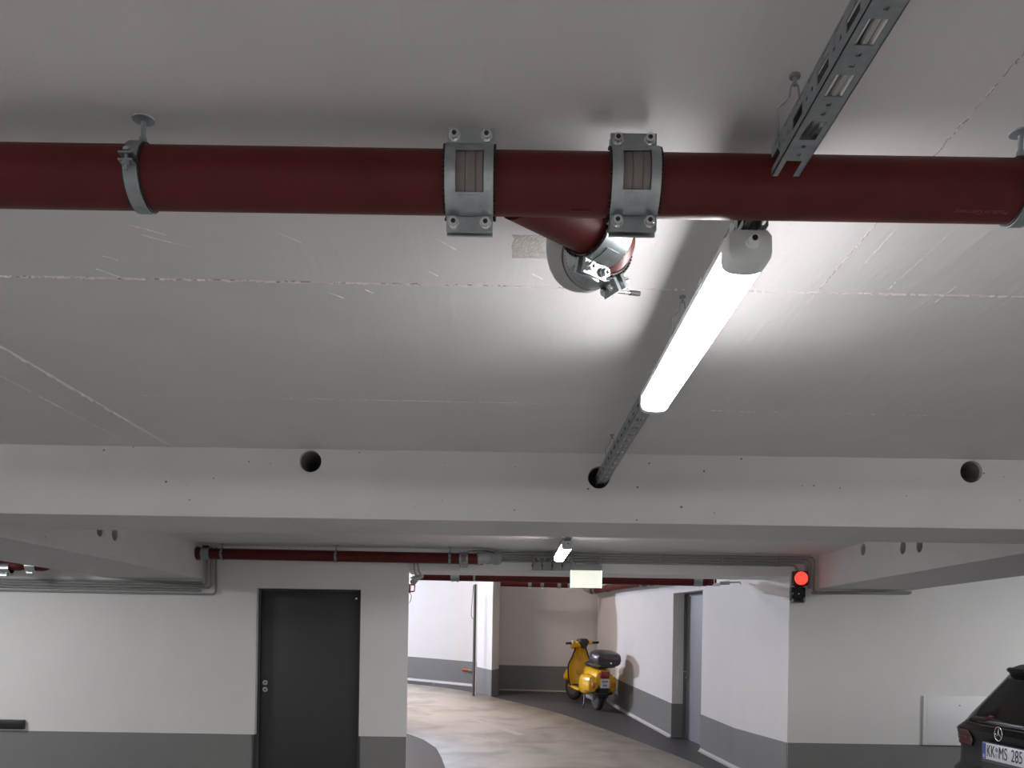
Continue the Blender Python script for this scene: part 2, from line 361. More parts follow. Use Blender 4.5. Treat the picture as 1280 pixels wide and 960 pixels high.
struct('wall_ramp_right', rw, M_WALL, 'white ramp side wall with the recessed grey door', 'wall', smooth=0)
struct('wall_ramp_back', wall_run([(-.35, 17.1), (1.75, 16.95)], .25, zf, zt, 1), M_WALL, 'white wall behind the yellow scooter', 'wall', smooth=0)
PW = [(-6.5, 21.0), (-1.95, 18.36), (-.55, 17.52), (-.3, 17.3)]
struct('wall_ramp_left', wall_run(PW, .25, zf, zt, 1), M_WALL, 'warmly lit curved wall at the end of the lane', 'wall', smooth=0)
struct('ceiling_ramp', MB().box(XL, 3.6, 9.9, 22, H(2.45), H(2.7)), M_CEIL, 'white soffit over the ramp', 'ceiling')
struct('wall_ramp_end', MB().box(XL, -6.4, 21, 21.2, 0, H(2.5)), M_WALL, 'white end wall of the ramp', 'wall')
bt = .47
def band(pts, side, th=.006): return wall_run(pts, th, lambda y: floor_z(y), lambda y: floor_z(y) + (bt if y > 9.6 else BD), side)
off = lambda pts, dx, dy: [(a + dx, b + dy) for a, b in pts]
t = band(RW1, 1); t2 = band(RW2, 1); t.add(t2.v, t2.f)
struct('baseboard_ramp_right', t, M_BAND, 'grey painted plinth rising along the ramp side wall', 'plinth', smooth=0)
struct('baseboard_ramp_back', band([(-.2, 17.09), (1.7, 16.953)], -1), M_BAND, 'grey painted plinth behind the yellow scooter', 'plinth', smooth=0)
struct('baseboard_ramp_left', band(PW, -1), M_BAND, 'grey painted plinth of the warmly lit wall', 'plinth', smooth=0)
def cove(pts, side, r=.03):
    mb = MB(); S = []
    for i, p in enumerate(pts):
        a, b = pts[max(i - 1, 0)], pts[min(i + 1, len(pts) - 1)]; d = Vector((b[0] - a[0], b[1] - a[1])).normalized(); n = Vector((-d.y, d.x)) * side
        S.append([(p[0] + n.x * u, p[1] + n.y * u, floor_z(p[1]) + v) for u, v in ((0, 0), (r * 1.4, 0), (r * .5, r * .45), (.007, r * 1.3), (0, r * 1.3))])
    return mb.loft(S)
t = cove(RW1, 1); t2 = cove(RW2, 1); t.add(t2.v, t2.f)
struct('trim_1', t, M_COVE, 'pale mortar cove along the ramp side wall', 'cove')
struct('trim_2', cove([(-.2, 17.09), (1.66, 16.956)], -1, .02), M_COVE, 'pale mortar cove behind the yellow scooter', 'cove')
struct('trim_3', cove(PW, -1, .035), M_COVE, 'pale mortar cove under the warmly lit wall', 'cove')
# column standing at the bend of the ramp
cp = [(-.53, 16.72), (-.25, 16.24), (-.13, 16.50), (-.28, 17.15)]
cz = floor_z(16.2) - .05
cl_ = thing('column', 'square white column with grey foot at the bend of the ramp', 'column', (-.3, 16.6, floor_z(16.6)), kind='structure')
obj('shaft', at(cl_, MB().prism(cp, cz, H(2.46))), M_WALL, cl_, smooth=0)
ce = Vector((-.3025, 16.6))
cq = [tuple(ce + (Vector(p) - ce) * 1.03) for p in cp]
ft = MB(); n4 = 4; V = [(x, y, cz) for x, y in cq] + [(x, y, floor_z(y) + bt) for x, y in cq]
ft.add(V, [(3, 2, 1, 0), (4, 5, 6, 7)] + [(i, (i + 1) % 4, 4 + (i + 1) % 4, 4 + i) for i in range(4)])
obj('painted_foot', at(cl_, ft), M_BAND, cl_, 'grey painted foot', smooth=0)

# doors ------------------------------------------------------------
d = thing('door_1', 'dark grey steel door in the white wall left of the ramp', 'door', (-2.04, WY, 0), kind='structure')
lf = obj('door_leaf', at(d, MB().bbox(-2.545, -1.525, WY + .085, WY + .14, .01, H(.497), .004)), M_DOOR, d)
fr = MB().box(-2.6, -2.545, WY + .06, WY + .13, 0, H(.54)).box(-1.525, -1.48, WY + .06, WY + .13, 0, H(.54)).box(-2.545, -1.525, WY + .06, WY + .13, H(.497), H(.54))
obj('door_frame', at(d, fr), M_FRAME, d, smooth=0)
tr = MB().box(-2.605, -2.568, WY - .016, WY + .06, BD, H(.545)).box(-1.50, -1.475, WY - .016, WY + .06, BD, H(.545)).box(-2.568, -1.50, WY - .016, WY + .06, H(.518), H(.545))
obj('plaster_edge', at(d, tr), M_WALL, d, smooth=0)
obj('back_panel', at(d, MB().box(-2.6, -1.48, WY + .2, WY + .24, 0, H(.54))), M_BLACK, d)
for z in (H(-.455), H(-.525)):
    k = MB().cyl((-2.49, WY + .07, z), (-2.49, WY + .09, z), .026, n=20)
    e = obj('rosette', at(d, k), M_GALV, d); obj('keyhole', at(d, MB().cyl((-2.49, WY + .066, z), (-2.49, WY + .072, z), .009, n=12)), M_BLACK, e)
obj('hinge', at(d, MB().cyl((-1.56, WY + .07, H(.43)), (-1.56, WY + .09, H(.43)), .012, n=10)), M_CHROME, d)
d2 = thing('door_2', 'blue grey steel door recessed in the ramp side wall', 'door', (2.5, 12.2, floor_z(12.2)), kind='structure')
a, b = Vector((2.44, 12.66)), Vector((2.66, 11.78)); dv = (b - a).normalized(); nv = Vector((dv.y, -dv.x)) * -1
if nv.x < 0: nv = -nv
def slab(p, q, o0, o1, z0, z1):
    return MB().prism([tuple(p + nv * o0), tuple(q + nv * o0), tuple(q + nv * o1), tuple(p + nv * o1)], z0, z1)
obj('door_leaf', at(d2, slab(a + dv * .05, b, .02, .07, floor_z(12.0), H(.67))), M_DOOR2, d2, smooth=0)
t = slab(a, a + dv * .05, 0, .09, floor_z(12.0), H(.71)); t2 = slab(a, b, 0, .09, H(.67), H(.72)); t.add(t2.v, t2.f)
obj('door_frame', at(d2, t), mat('frame_grey2', (.12, .125, .13), .45), d2, smooth=0)
hz = H(-.36); hp = a + dv * .11
hd = MB().tube([(*(hp), hz), (*(hp - nv * .05), hz), (*(hp - nv * .05 + dv * .11), hz)], .008, 8)
obj('handle', at(d2, hd), M_CHROME, d2)
obj('handle_rosette', at(d2, MB().cyl((*(hp + nv * .025), hz - .08), (*(hp - nv * .01), hz - .08), .022, n=14)), M_CHROME, d2)
obj('side_seal', at(d2, slab(a + nv * .09, b + nv * .09, 0, .03, floor_z(11.9) - .1, H(.72))), M_BLACK, d2)
obj('reveal_lining', at(d2, MB().prism([(2.285, 12.64), (2.45, 12.68), (2.45, 12.80), (2.285, 12.80)], floor_z(12.6) + bt, H(.71))), M_WALL, d2, smooth=0)
obj('reveal_foot', at(d2, MB().prism([(2.283, 12.630), (2.45, 12.658), (2.45, 12.80), (2.283, 12.80)], floor_z(12.6), floor_z(12.6) + bt)), M_BAND, d2, smooth=0)
# ================================================================== MAIN PIPE RUN
PY, PZ, PR = 1.679, H(.837), .055
def redpipe(name, a, b, label, r=PR, group=None):
    o = obj(name, MB().pipe(a, b, r, r - .004, 40), M_RED); return tag(o, label, 'pipe', group)
redpipe('drain_pipe', (-3.6, PY, PZ), (-.078, PY, PZ), 'dark red cast iron drain pipe entering from the left edge under the ceiling')
rp = thing('drain_pipe', 'dark red cast iron drain pipe right of the second steel claw, crossed by the tray', 'pipe', (1.5, PY, PZ))
obj('pipe_wall', at(rp, MB().pipe((.218, PY, PZ), (3.6, PY, PZ), PR, PR - .004, 40)), M_RED, rp)
def text_mesh(body, size, m=None):
    c = bpy.data.curves.new('t', 'FONT'); c.body = body; c.size = size; c.align_x = 'CENTER'; c.align_y = 'CENTER'
    o = bpy.data.objects.new('t', c); col.objects.link(o); bpy.context.view_layer.update()
    me = bpy.data.meshes.new_from_object(o.evaluated_get(bpy.context.evaluated_depsgraph_get()))
    V = [v.co.copy() for v in me.vertices]; F = [tuple(p.vertices) for p in me.polygons]
    bpy.data.objects.remove(o); return V, F
def pipe_print(body, size, xc, phi0):
    V, F = text_mesh(body, size); mb = MB(); R = PR + .0004
    for v in V:                                       # upside down on the barrel
        phi = phi0 - v.y / R; x = xc - v.x
        mb.v.append((x, PY - R * math.cos(phi), PZ + R * math.sin(phi)))
    mb.f = F; obj('print', at(rp, mb), M_PRINT, rp, 'faint upside-down moulded print', smooth=0)
pipe_print('Made in Germany', .0135, .842, math.radians(-64))

# branch fitting, 45 degrees to the back
tb = thing('branch_fitting', 'dark red forty five degree branch fitting between the two steel claws', 'pipe', (.07, PY, PZ))
body = MB().pipe((-.074, PY, PZ), (.214, PY, PZ), PR, PR - .004, 40)
obj('run', at(tb, body), M_RED, tb)
q = math.sqrt(.5); bd = Vector((q, q, 0)); b0 = Vector((-.012, PY, PZ))
obj('branch', at(tb, MB().tube([b0 + bd * .03, b0 + bd * .255], PR - .001, 40)), M_RED, tb)
sp = MB()
for k in range(5): sp.ell((.112 + .007 * k, PY - .0535 * math.cos(math.radians(-74)), PZ + .0535 * math.sin(math.radians(-74))), (.003, .003, .0035), 8, 6)
obj('cast_mark', at(tb, sp.box(.104, .142, PY - .0165, PY - .0125, PZ - .0555, PZ - .052)), M_RED, tb)

# claw couplings -----------------------------------------------------
def make_claw(label, loc, rot=(0, 0, 0), window=True, R=.0625, hw=.043, group='steel claw couplings'):
    """local x = pipe axis, -y = towards the viewer, z = up"""
    c = thing('pipe_claw', label, 'pipe coupling', loc, rot, group)
    D = math.radians
    for s, nm in ((-1, 'front_shell'), (1, 'back_shell')):
        fn = lambda u, v, t, s=s: (v, s * (R + t) * math.cos(u), (R + t) * math.sin(u))
        hol = [(D(-36), D(33), -.024, .026)] if (window and s < 0) else []
        m = MB().plate([D(a) for a in range(-78, 79, 6)], [-hw, hw], hol, 0, .0025, fn)
        for zz in (1, -1):                                              # bolting flanges
            z0, z1 = R * .98, R * .98 + .030
            m.box(-hw + .001, hw - .001, min(s * .006, s * .013), max(s * .006, s * .013), min(zz * z0, zz * z1), max(zz * z0, zz * z1))
        m.plate([D(a) for a in range(-76, -37, 4)], [-.019, .019], [], .0025, .0045, fn)
        sh = obj(nm, m, M_GALV, c)
        t = MB()
        for k in range(22):                                             # gripping teeth on both rims
            a = D(-74 + 148 * k / 21)
            for e in (-1, 1):
                t.add([fn(a + da, e * (hw + ex), tt) for da in (-.025, .025) for ex in (-.002, .004) for tt in (-.004, .001)], [(0, 1, 3, 2), (4, 6, 7, 5), (0, 4, 5, 1), (2, 3, 7, 6), (0, 2, 6, 4), (1, 5, 7, 3)])
        obj('teeth', t, M_RUB, sh)['kind'] = 'stuff'
    for x in (-hw + .014, hw - .014):
        for z in (R * .98 + .016, -(R * .98 + .016)):
            bt_ = obj('bolt', MB().cyl((x, -.02, z), (x, .024, z), .0045, n=12).cyl((x, -.026, z), (x, -.0155, z), .0085, n=12).cyl((x, -.0155, z), (x, -.0135, z), .0105, n=16).cyl((x, .0135, z), (x, .022, z), .0078, n=6), M_CHROME, c)
            obj('socket', MB().cyl((x, -.0265, z), (x, -.0255, z), .0045, n=6), M_RUB, bt_)
    s = MB(); n = 40
    prof = [(-.034, .0565), (-.034, .0590), (-.022, .0590), (-.019, .0600), (-.008, .0600), (-.006, .0585), (-.003, .0605), (.010, .0605), (.012, .0585), (.015, .060), (.024, .060), (.026, .0580), (.034, .0580), (.034, .0565)]
    s.loft([[(x, -r * math.cos(2 * math.pi * j / n), r * math.sin(2 * math.pi * j / n)) for j in range(n)] for x, r in prof], caps=False)
    obj('sleeve', s, M_SLEEVE, c)
    return c
make_claw('windowed steel claw clamp on the red pipe, left of the branch', (-.079, PY, PZ), (math.radians(3), 0, 0))
make_claw('windowed steel claw clamp on the red pipe, directly above the ceiling outlet', (.217, PY, PZ), (math.radians(-4), 0, math.radians(0)))
c1 = Vector((.172, 1.863, PZ))
make_claw('steel claw ring on the oblique branch behind the pipe', c1, (math.radians(12), 0, math.radians(45)), False, hw=.036)
# red elbow
R_ = .068; s0 = c1 + bd * .012; nl = Vector((-q, q, 0)); cc = s0 + nl * R_
el = [cc - nl * R_ * math.cos(a) + bd * R_ * math.sin(a) for a in [math.radians(70) * k / 10 for k in range(11)]]
n2 = Vector((-math.sin(math.radians(25)), math.cos(math.radians(25)), 0))
tag(obj('pipe_elbow', MB().tube([s0 - bd * .01] + el + [el[-1] + n2 * .01], PR, 32), M_RED), 'short red pipe elbow between the two oblique steel rings', 'pipe')
c2 = el[-1] + n2 * .022
make_claw('steel claw ring next to the grey outlet stub in the ceiling', c2, (math.radians(-30), 0, math.radians(115)), False, hw=.030)
tz = thing('tension_screw', 'black capped tension screw sticking out beside the ceiling outlet', 'screw', c2 + Vector((.02, .03, -.07)))
obj('shank', MB().cyl((0, 0, 0), (.055, .03, .008), .004), M_CHROME, tz)
obj('cap', MB().cyl((.055, .03, .008), (.078, .043, .011), .0055), M_RUB, tz); obj('head', MB().cyl((-.008, -.004, -.001), (.008, .004, .001), .009, n=6), M_RUB, tz)
# grey stub turning up into the slab
st = thing('outlet_stub', 'grey cast outlet stub turning up into the ceiling', 'pipe', (c2.x - .05, c2.y + .05, PZ))
e0 = c2 + n2 * .01; e1 = e0 + n2 * .045; up = Vector((0, 0, 1)); rr = .062
ep = [e1 + n2 * rr * math.sin(a) + up * rr * (1 - math.cos(a)) for a in [math.pi / 2 * k / 8 for k in range(9)]]
obj('bend', at(st, MB().tube([e0] + ep + [ep[-1] + up * (CEIL + .03 - ep[-1].z)], .06, 36)), M_STUB, st)
obj('socket_rim', at(st, MB().tube([e1 - n2 * .004, e1 + n2 * .012], .0635, 36)), M_STUB, st)
obj('ceiling_ring', at(st, MB().pipe((ep[-1].x, ep[-1].y, CEIL - .006), (ep[-1].x, ep[-1].y, CEIL + .004), .078, .058, 36)), M_RUB, st, 'dark sealing ring at the slab')

# pipe hangers -------------------------------------------------------
def make_hanger(label, x, y, z, R=.0575, w=.0125, rod=None, group='pipe hangers on the main run'):
    c = thing('pipe_hanger', label, 'pipe hanger', (x, y, z), group=group); D = math.radians; up = (CEIL - z) if rod is None else rod
    for s in (-1, 1):
        fn = lambda u, v, t: (v, -s * (R + t) * math.cos(u), (R + t) * math.sin(u))
        lo, up_ = (-90, 12), (22, 90)
        m = MB().plate([D(a) for a in range(-90, -5, 6)], [-w, w], [], 0, .003, fn).plate([D(a) for a in range(6, 91, 6)], [-w, w], [], 0, .003, fn)
        for a in (-6, 6):
            y0 = -s * (R - .001) * math.cos(D(a)); y1 = -s * (R + .022) * math.cos(D(a)); zz = (R + .004) * math.sin(D(a))
            m.box(-w, w, min(y0, y1), max(y0, y1), zz - .0015, zz + .0015)
        obj('band', m, M_GALVD, c)
        sy = -s * (R + .014); sz = 0
        obj('clamp_screw', MB().cyl((0, sy, sz - .022), (0, sy, sz + .018), .0035, n=8).cyl((0, sy, sz - .013), (0, sy, sz - .006), .008, n=6).cyl((0, sy, sz + .011), (0, sy, sz + .016), .007, n=8), M_GALV, c)
    n = 36; s = MB().loft([[(x_, r * math.cos(2 * math.pi * j / n), r * math.sin(2 * math.pi * j / n)) for j in range(n)] for x_, r in ((-w - .003, R - .0025), (-w - .003, R + .001), (w + .003, R + .001), (w + .003, R - .0025))], caps=False)
    obj('rubber_liner', s, M_RUB, c)
    obj('rod', MB().cyl((0, 0, R + .002), (0, 0, up), .0045, n=12).cyl((0, 0, R + .001), (0, 0, R + .016), .0085, .0065, n=12), M_GALVD, c)
    obj('rosette', MB().tube([(0, 0, up + .001), (0, 0, up - .003), (0, 0, up - .006)], .02, 24, True, [.0205, .0195, .010]), M_GALVD, c)
    return c
make_hanger('galvanised pipe hanger with ceiling rosette near the left end of the red pipe', -.677, PY, PZ)
make_hanger('galvanised pipe hanger cut by the right picture edge', .924, PY, PZ)

# ================================================================== CABLE TRAYS
TX0, TX1, TZ0, TZ1 = .438, .486, H(.80), H(.849)
def make_tray(label, y0, y1):
    t = thing('cable_tray', label, 'cable tray', ((TX0 + TX1) / 2, (y0 + y1) / 2, TZ0), group='perforated steel cable trays'); P = .115
    k0 = math.floor((y0 - 1.170) / P) - 1; k1 = math.ceil((y1 - 1.170) / P) + 1
    hb, hs = [], []
    for k in range(k0, k1):
        b = 1.170 + k * P
        hb += [(b, b + .052, .011, .037), (b + .068, b + .075, .0215, .028), (b + .092, b + .099, .0215, .028)]
        hs += [(b, b + .030, .040, .0445), (b + .0575, b + .0875, .040, .0445), (b + .002, b + .050, .013, .032), (b + .068, b + .075, .020, .026), (b + .092, b + .099, .020, .026)]
    clip = lambda hh: [(max(h[0], y0), min(h[1], y1), h[2], h[3]) for h in hh if h[1] > y0 + .002 and h[0] < y1 - .002]
    obj('base_plate', at(t, MB().plate([y0, y1], [0, TX1 - TX0], clip(hb), 0, .0015, lambda u, v, q: (TX0 + v, u, TZ0 + q))), M_GALVD, t, smooth=0)
    for x, s in ((TX0, 1), (TX1, -1)):
        m = MB().plate([y0, y1], [0, TZ1 - TZ0], clip(hs), 0, .0015, lambda u, v, q: (x + s * q, u, TZ0 + v))
        obj('side_plate', at(t, m), M_GALVD, t, smooth=0)
    return t
make_tray('perforated grey cable tray running from the top edge to the red pipe', -3.0, 1.565)
make_tray('perforated grey cable tray carrying the near luminaire into the beam hole', 1.75, 5.0)
make_tray('perforated grey cable tray over the far small luminaire', 5.15, 8.9)
for k, (x, z, r, m, nm) in enumerate(((.450, .0075, .0055, M_CABW, 'white'), (.463, .0070, .0050, M_CAB, 'grey'), (.475, .0075, .0055, M_CABW, 'pale'), (.4455, .030, .005, M_RUB, 'black'), (.464, .022, .0055, M_CAB, 'grey'), (.4455, .019, .005, M_RUB, 'black'))):  # the two black strands are added, standing in for shade behind the slots
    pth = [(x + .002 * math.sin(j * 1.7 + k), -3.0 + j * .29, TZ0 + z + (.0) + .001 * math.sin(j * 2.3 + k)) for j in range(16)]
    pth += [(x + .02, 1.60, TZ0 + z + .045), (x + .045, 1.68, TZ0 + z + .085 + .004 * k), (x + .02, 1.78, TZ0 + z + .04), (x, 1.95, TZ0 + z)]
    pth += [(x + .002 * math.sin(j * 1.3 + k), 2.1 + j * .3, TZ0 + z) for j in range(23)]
    tag(obj('cable', MB().tube(pth, r, 8), m), ['white cable lying along the left inner side of the trays', 'thin grey cable lying in the middle of the trays', 'pale cable lying along the right inner side of the trays', 'upper black strand added as shade behind the left tray slots', 'grey cable lying on top of the other tray cables', 'lower black strand added as shade behind the left tray slots'][k], 'cable', 'cables inside the trays')
def make_hook(label, y):
    c = thing('tray_hook', label, 'hook', (.462, y, CEIL), group='wire hooks holding the trays')
    z = lambda h: H(h) - CEIL
    for s in (-1, 1):
        p = [(0, 0, z(.932)), (s * .006, 0, z(.927)), (s * .008, 0, z(.905)), (s * .028, -.004, z(.885)), (s * .028, -.004, z(.825)), (s * .020, 0, z(.818))]
        obj('wire', MB().tube(arc_path(p, .006, 3), .0016, 6), M_GALVD, c)
    obj('bolt', MB().cyl((0, 0, -.018), (0, 0, .002), .0035, n=8).cyl((0, 0, -.005), (0, 0, 0), .009, n=10), M_GALVD, c)
    return c
make_hook('wire hook beside the near tray just before the red pipe', 1.52)
make_hook('wire hook half hidden behind the near luminaire', 2.49)
make_hook('wire hook above the tray close to the beam hole', 4.15)
make_hook('wire hook of the tray above the top edge', .45)

# ================================================================== LUMINAIRES
def lens_prof(hw=.042, top=-.021, n=10):
    p = [(-hw, top)]
    for i in range(n + 1):
        a = math.pi * i / n; c_ = math.cos(a); p.append((-hw * math.copysign(abs(c_) ** .7, c_), -.040 - .025 * math.sin(a) ** .8))
    return p + [(hw, top)]
def make_luminaire(label, loc, L=1.16, m=None, rotz=0, group='tube luminaires'):
    c = thing('tube_luminaire', label, 'luminaire', loc, (0, 0, rotz), group)
    hp = [(-.041, -.023), (-.043, -.006), (-.036, 0), (.036, 0), (.043, -.006), (.041, -.023)]
    obj('housing', MB().loft([[(x, y, z) for x, z in hp] for y in (.03, L - .03)]), M_LUM, c)
    lp = lens_prof(); obj('diffuser', MB().loft([[(x, y, z) for x, z in lp] for y in (.052, L - .036)]), m or M_LENS, c)
    ep = [(-.034, 0)] + [(-.043, -.010)] + [(x * 1.04, z - .0015) for x, z in lp[1:-1]] + [(.043, -.010), (.034, 0)]
    sc_ = lambda k: [(x * k, -.033 + (z + .033) * k) for x, z in ep]
    for y0, y1, s in ((0, .054, 0), (L - .038, L, 1)):
        ks = (.93, 1, 1) if not s else (1, 1, .9)
        e = obj('end_cap', MB().loft([[(x, y, z) for x, z in sc_(k)] for y, k in zip((y0, y0 + .008 if not s else y1 - .008, y1) , ks)]), M_CLEAR, c)
        if not s:
            g = obj('cable_gland', MB().tube([(.003, .002, -.026), (.003, -.004, -.026), (.003, -.006, -.026), (.003, -.022, -.026)], .01, 16, True, [.013, .013, .0095, .0085]), M_CLEAR, e)
            obj('gland_hole', MB().cyl((.003, -.0225, -.026), (.003, -.021, -.026), .0055, n=14), M_BLACK, e)
    for y in (.25, L - .25):
        obj('mounting_clip', MB().box(-.03, .03, y - .015, y + .015, 0, .004).box(-.0435, -.036, y - .015, y + .015, -.012, .004).box(.036, .0435, y - .015, y + .015, -.012, .004), M_GALV, c)
    return c
make_luminaire('lit tube luminaire hanging under the near tray behind the red pipe', (.452, 1.748, H(.793)))
make_luminaire('small lit tube luminaire far off above the exit sign', (.46, 7.1, H(.793)))
make_luminaire('lit tube luminaire of the parking bays beyond the left girder', (-6.4, 6.6, H(.85)), m=M_BAY)
make_luminaire('lit tube luminaire of the parking bays beyond the right girder', (6.8, 6.6, H(.85)), m=M_BAY)
make_luminaire('added fill luminaire above the aisle behind the viewer', (.46, -3.2, H(.793)), m=M_FILL)  # unseen, added behind the camera to flatten the light
make_luminaire('added fill luminaire behind the viewer on the left', (-4.6, -1.2, H(.85)), m=M_FILL)  # added fill behind the camera, never in view
make_luminaire('added fill luminaire behind the viewer on the right', (5.2, -1.2, H(.85)), m=M_FILL)  # its counterpart, also added as unseen fill
make_luminaire('added fill luminaire out of view on the near left', (-5.6, 1.6, H(.85)), m=M_FILL)  # added beside the view to brighten the ceiling from the left
make_luminaire('added fill luminaire out of view on the near right', (6.0, 1.6, H(.85)), m=M_FILL)  # added beside the view to brighten the ceiling from the right
M_COOL = lamp_mat('lit_diffuser_cool', (.74, .80, 1), 42); M_WARM = lamp_mat('lit_diffuser_warm', (1, .80, .72), 5.2)
fdir = Vector((.4, 16.3, H(.1))) - Vector((-7.3, 18.8, H(2.2)))
fl_ = thing('flood_light', 'cool white flood lamp further up the ramp', 'lamp', (-7.3, 18.8, H(2.2)), fdir.to_track_quat('X', 'Z').to_euler())
obj('lamp_body', MB().bbox(-.10, .0, -.20, .20, -.16, .16, .012), M_LUM, fl_); obj('lamp_glass', MB().box(.0, .008, -.17, .17, -.13, .13), M_COOL, fl_)
obj('lamp_arm', MB().tube([(-.06, 0, .15), (-.10, 0, .3), (-.10, 0, .5)], .015, 8), M_GALV, fl_)
make_luminaire('warm white tube luminaire over the lane hidden by the left wall', (-2.1, 14.3, H(2.449)), m=M_WARM)
# ================================================================== PIPES AND CONDUITS AT THE FRONT WALL
fy, fz = 9.22, H(.832)
redpipe('drain_pipe', (-3.10, fy, fz + .012), (-.39, fy, fz), 'thin far red drain pipe above the dark grey door')
make_hanger('small hanger at the left end of the far red pipe', -2.86, fy, fz + .010, group='pipe hangers on the far run')
make_hanger('small hanger of the far red pipe above the dark door', -1.72, fy, fz + .005, group='pipe hangers on the far run')
make_hanger('small hanger of the far red pipe beside its right claw', -.58, fy, fz, group='pipe hangers on the far run')
b = thing('pipe_coupling', 'bright band coupling at the left end of the far red pipe', 'pipe coupling', (-3.03, fy, fz + .012))
obj('band', MB().pipe((-.035, 0, 0), (.045, 0, 0), .061, .056, 32), M_GALV, b); obj('end_collar', MB().pipe((-.085, 0, 0), (-.06, 0, 0), .066, .05, 32), M_RED, b)
obj('screw', MB().box(-.02, .03, -.02, .012, .06, .078).cyl((-.03, -.01, .07), (.04, -.01, .07), .006, n=8), M_RUB, b)
make_claw('small steel claw at the right end of the far red pipe', (-.44, fy, fz), (0, 0, 0), True, group='claws on the far run')
e = thing('pipe_elbow', 'red far pipe elbow with grey flange turning into the lintel', 'pipe', (-.3, fy, fz))
ea = [(-.39 + .0 + .11 * math.sin(a), fy + .11 * (1 - math.cos(a)), fz) for a in [math.pi / 2 * k / 8 for k in range(9)]]
obj('bend', at(e, MB().tube([(-.43, fy, fz)] + ea, PR, 24)), M_RED, e)
gp = [(-.31, fy + .02, fz + .01), (-.24, fy + .03, fz + .015), (-.17, fy + .08, fz + .025), (-.13, fy + .16, fz + .035), (-.12, fy + .235, fz + .035)]
obj('grey_socket', at(e, MB().tube(gp, .06, 24, True, [.06, .062, .06, .062, .075])), M_BOX, e)
obj('clamp_ring', at(e, MB().tube([(-.295, fy + .02, fz + .01), (-.275, fy + .022, fz + .01)], .067, 24)), M_GALV, e)
obj('clamp_ring', at(e, MB().tube([(-.20, fy + .055, fz + .02), (-.18, fy + .07, fz + .022)], .067, 24)), M_GALV, e)
obj('wire', at(e, MB().tube(arc_path([(-.40, fy - .05, fz + .07), (-.25, fy - .03, fz + .085), (-.15, fy + .05, fz + .075), (-.13, fy + .05, fz + .05)], .05), .005, 6)), M_RUB, e)
# pipes beyond the lintel
bz = H(.752)
redpipe('drain_pipe', (-1.06, 10.55, bz), (2.28, 10.55, H(.735)), 'red pipe running just behind the lintel across the ramp opening')
for x, lb in ((-.60, 'grey sleeve on the pipe behind the lintel, near the left wall end'), (2.18, 'grey sleeve on the pipe behind the lintel, near the recessed door')):
    s_ = thing('pipe_sleeve', lb, 'pipe coupling', (x, 10.55, bz - .01 * (x > 0)))
    obj('band', MB().pipe((-.05, 0, 0), (.05, 0, 0), .063, .056, 28), M_GALV, s_)
    for k in (-.03, .03): obj('bolt', MB().cyl((k, -.02, -.066), (k, .02, -.066), .007, n=8), M_CHROME, s_)
c_ = thing('pipe_hanger', 'bright strap round the pipe behind the lintel next to the gate rail', 'pipe hanger', (-.38, 10.55, bz))
obj('band', MB().pipe((-.012, 0, 0), (.012, 0, 0), .06, .055, 28), M_GALV, c_); obj('rod', MB().cyl((0, 0, .058), (0, 0, H(2.45) - bz), .006, n=8), M_GALV, c_)
v_ = thing('valve_group', 'small white valve fittings at the right end of the lintel pipe', 'valve', (2.4, 10.52, H(.735)))
obj('valve_body', MB().bbox(-.06, .03, -.03, .03, -.055, -.02, .006), M_WHITE, v_); obj('union', MB().cyl((.03, 0, -.02), (.14, 0, -.015), .02, n=14), M_BOX, v_)
obj('thin_tube', MB().tube([(.14, 0, -.01), (.26, 0, -.005), (.27, 0, -.03)], .008, 8), M_COND, v_); obj('stem', MB().cyl((-.02, 0, -.03), (-.02, 0, .04), .012, n=10).cyl((-.12, 0, 0), (-.05, 0, 0), .05, n=20), M_RED, v_)
redpipe('drain_pipe', (-.12, 16.35, H(1.045)), (1.42, 16.35, H(1.03)), 'short red pipe run high on the wall behind the scooter', r=.05)
for x in (.62, .92, 1.10, .40):
    k = thing('pipe_sleeve', {.62: 'second grey sleeve of the back wall pipe, counted from the column', .92: 'third grey sleeve of the back wall pipe, counted from the column', 1.10: 'last grey sleeve of the back wall pipe, beside the exit sign', .40: 'first grey sleeve of the back wall pipe, nearest the column'}[x], 'pipe coupling', (x, 16.35, H(1.035)), group='sleeves of the back wall pipe')
    obj('band', MB().pipe((-.03, 0, 0), (.03, 0, 0), .057, .05, 24), M_GALV, k); obj('bolt', MB().box(-.025, .025, -.015, .015, -.073, -.055), M_CHROME, k)
rp3 = thing('drain_pipe', 'red pipe running along the ramp side wall below the lintel pipe', 'pipe', (2.0, 14, H(.93)))
P3 = [(1.53, 16.5, H(.945)), (1.74, 14.9, H(.925)), (2.12, 12.64, H(.89)), (2.32, 11.75, H(.875))]
obj('barrel', at(rp3, MB().tube(P3, PR, 24)), M_RED, rp3)
for tt, r2 in ((.06, .066), (.24, .062), (.55, .066), (.60, .066), (.93, .062)):
    k = tt * 3; i = min(int(k), 2); f = k - i; p = Vector(P3[i]).lerp(Vector(P3[i + 1]), f); dd = (Vector(P3[i + 1]) - Vector(P3[i])).normalized()
    obj('collar', at(rp3, MB().tube([p - dd * .035, p + dd * .035], r2, 24)), M_GALV if r2 > .064 else M_RED, rp3)
obj('end_bend', at(rp3, MB().tube([(1.53, 16.48, H(.945)), (1.5, 16.58, H(.96)), (1.43, 16.66, H(1.0)), (1.40, 16.66, H(1.08))], .06, 20)), M_STUB, rp3)
redpipe('drain_pipe', (-8.5, 9.1, H(.685)), (-5.08, 9.1, H(.685)), 'red pipe at the left picture edge under the left girder')
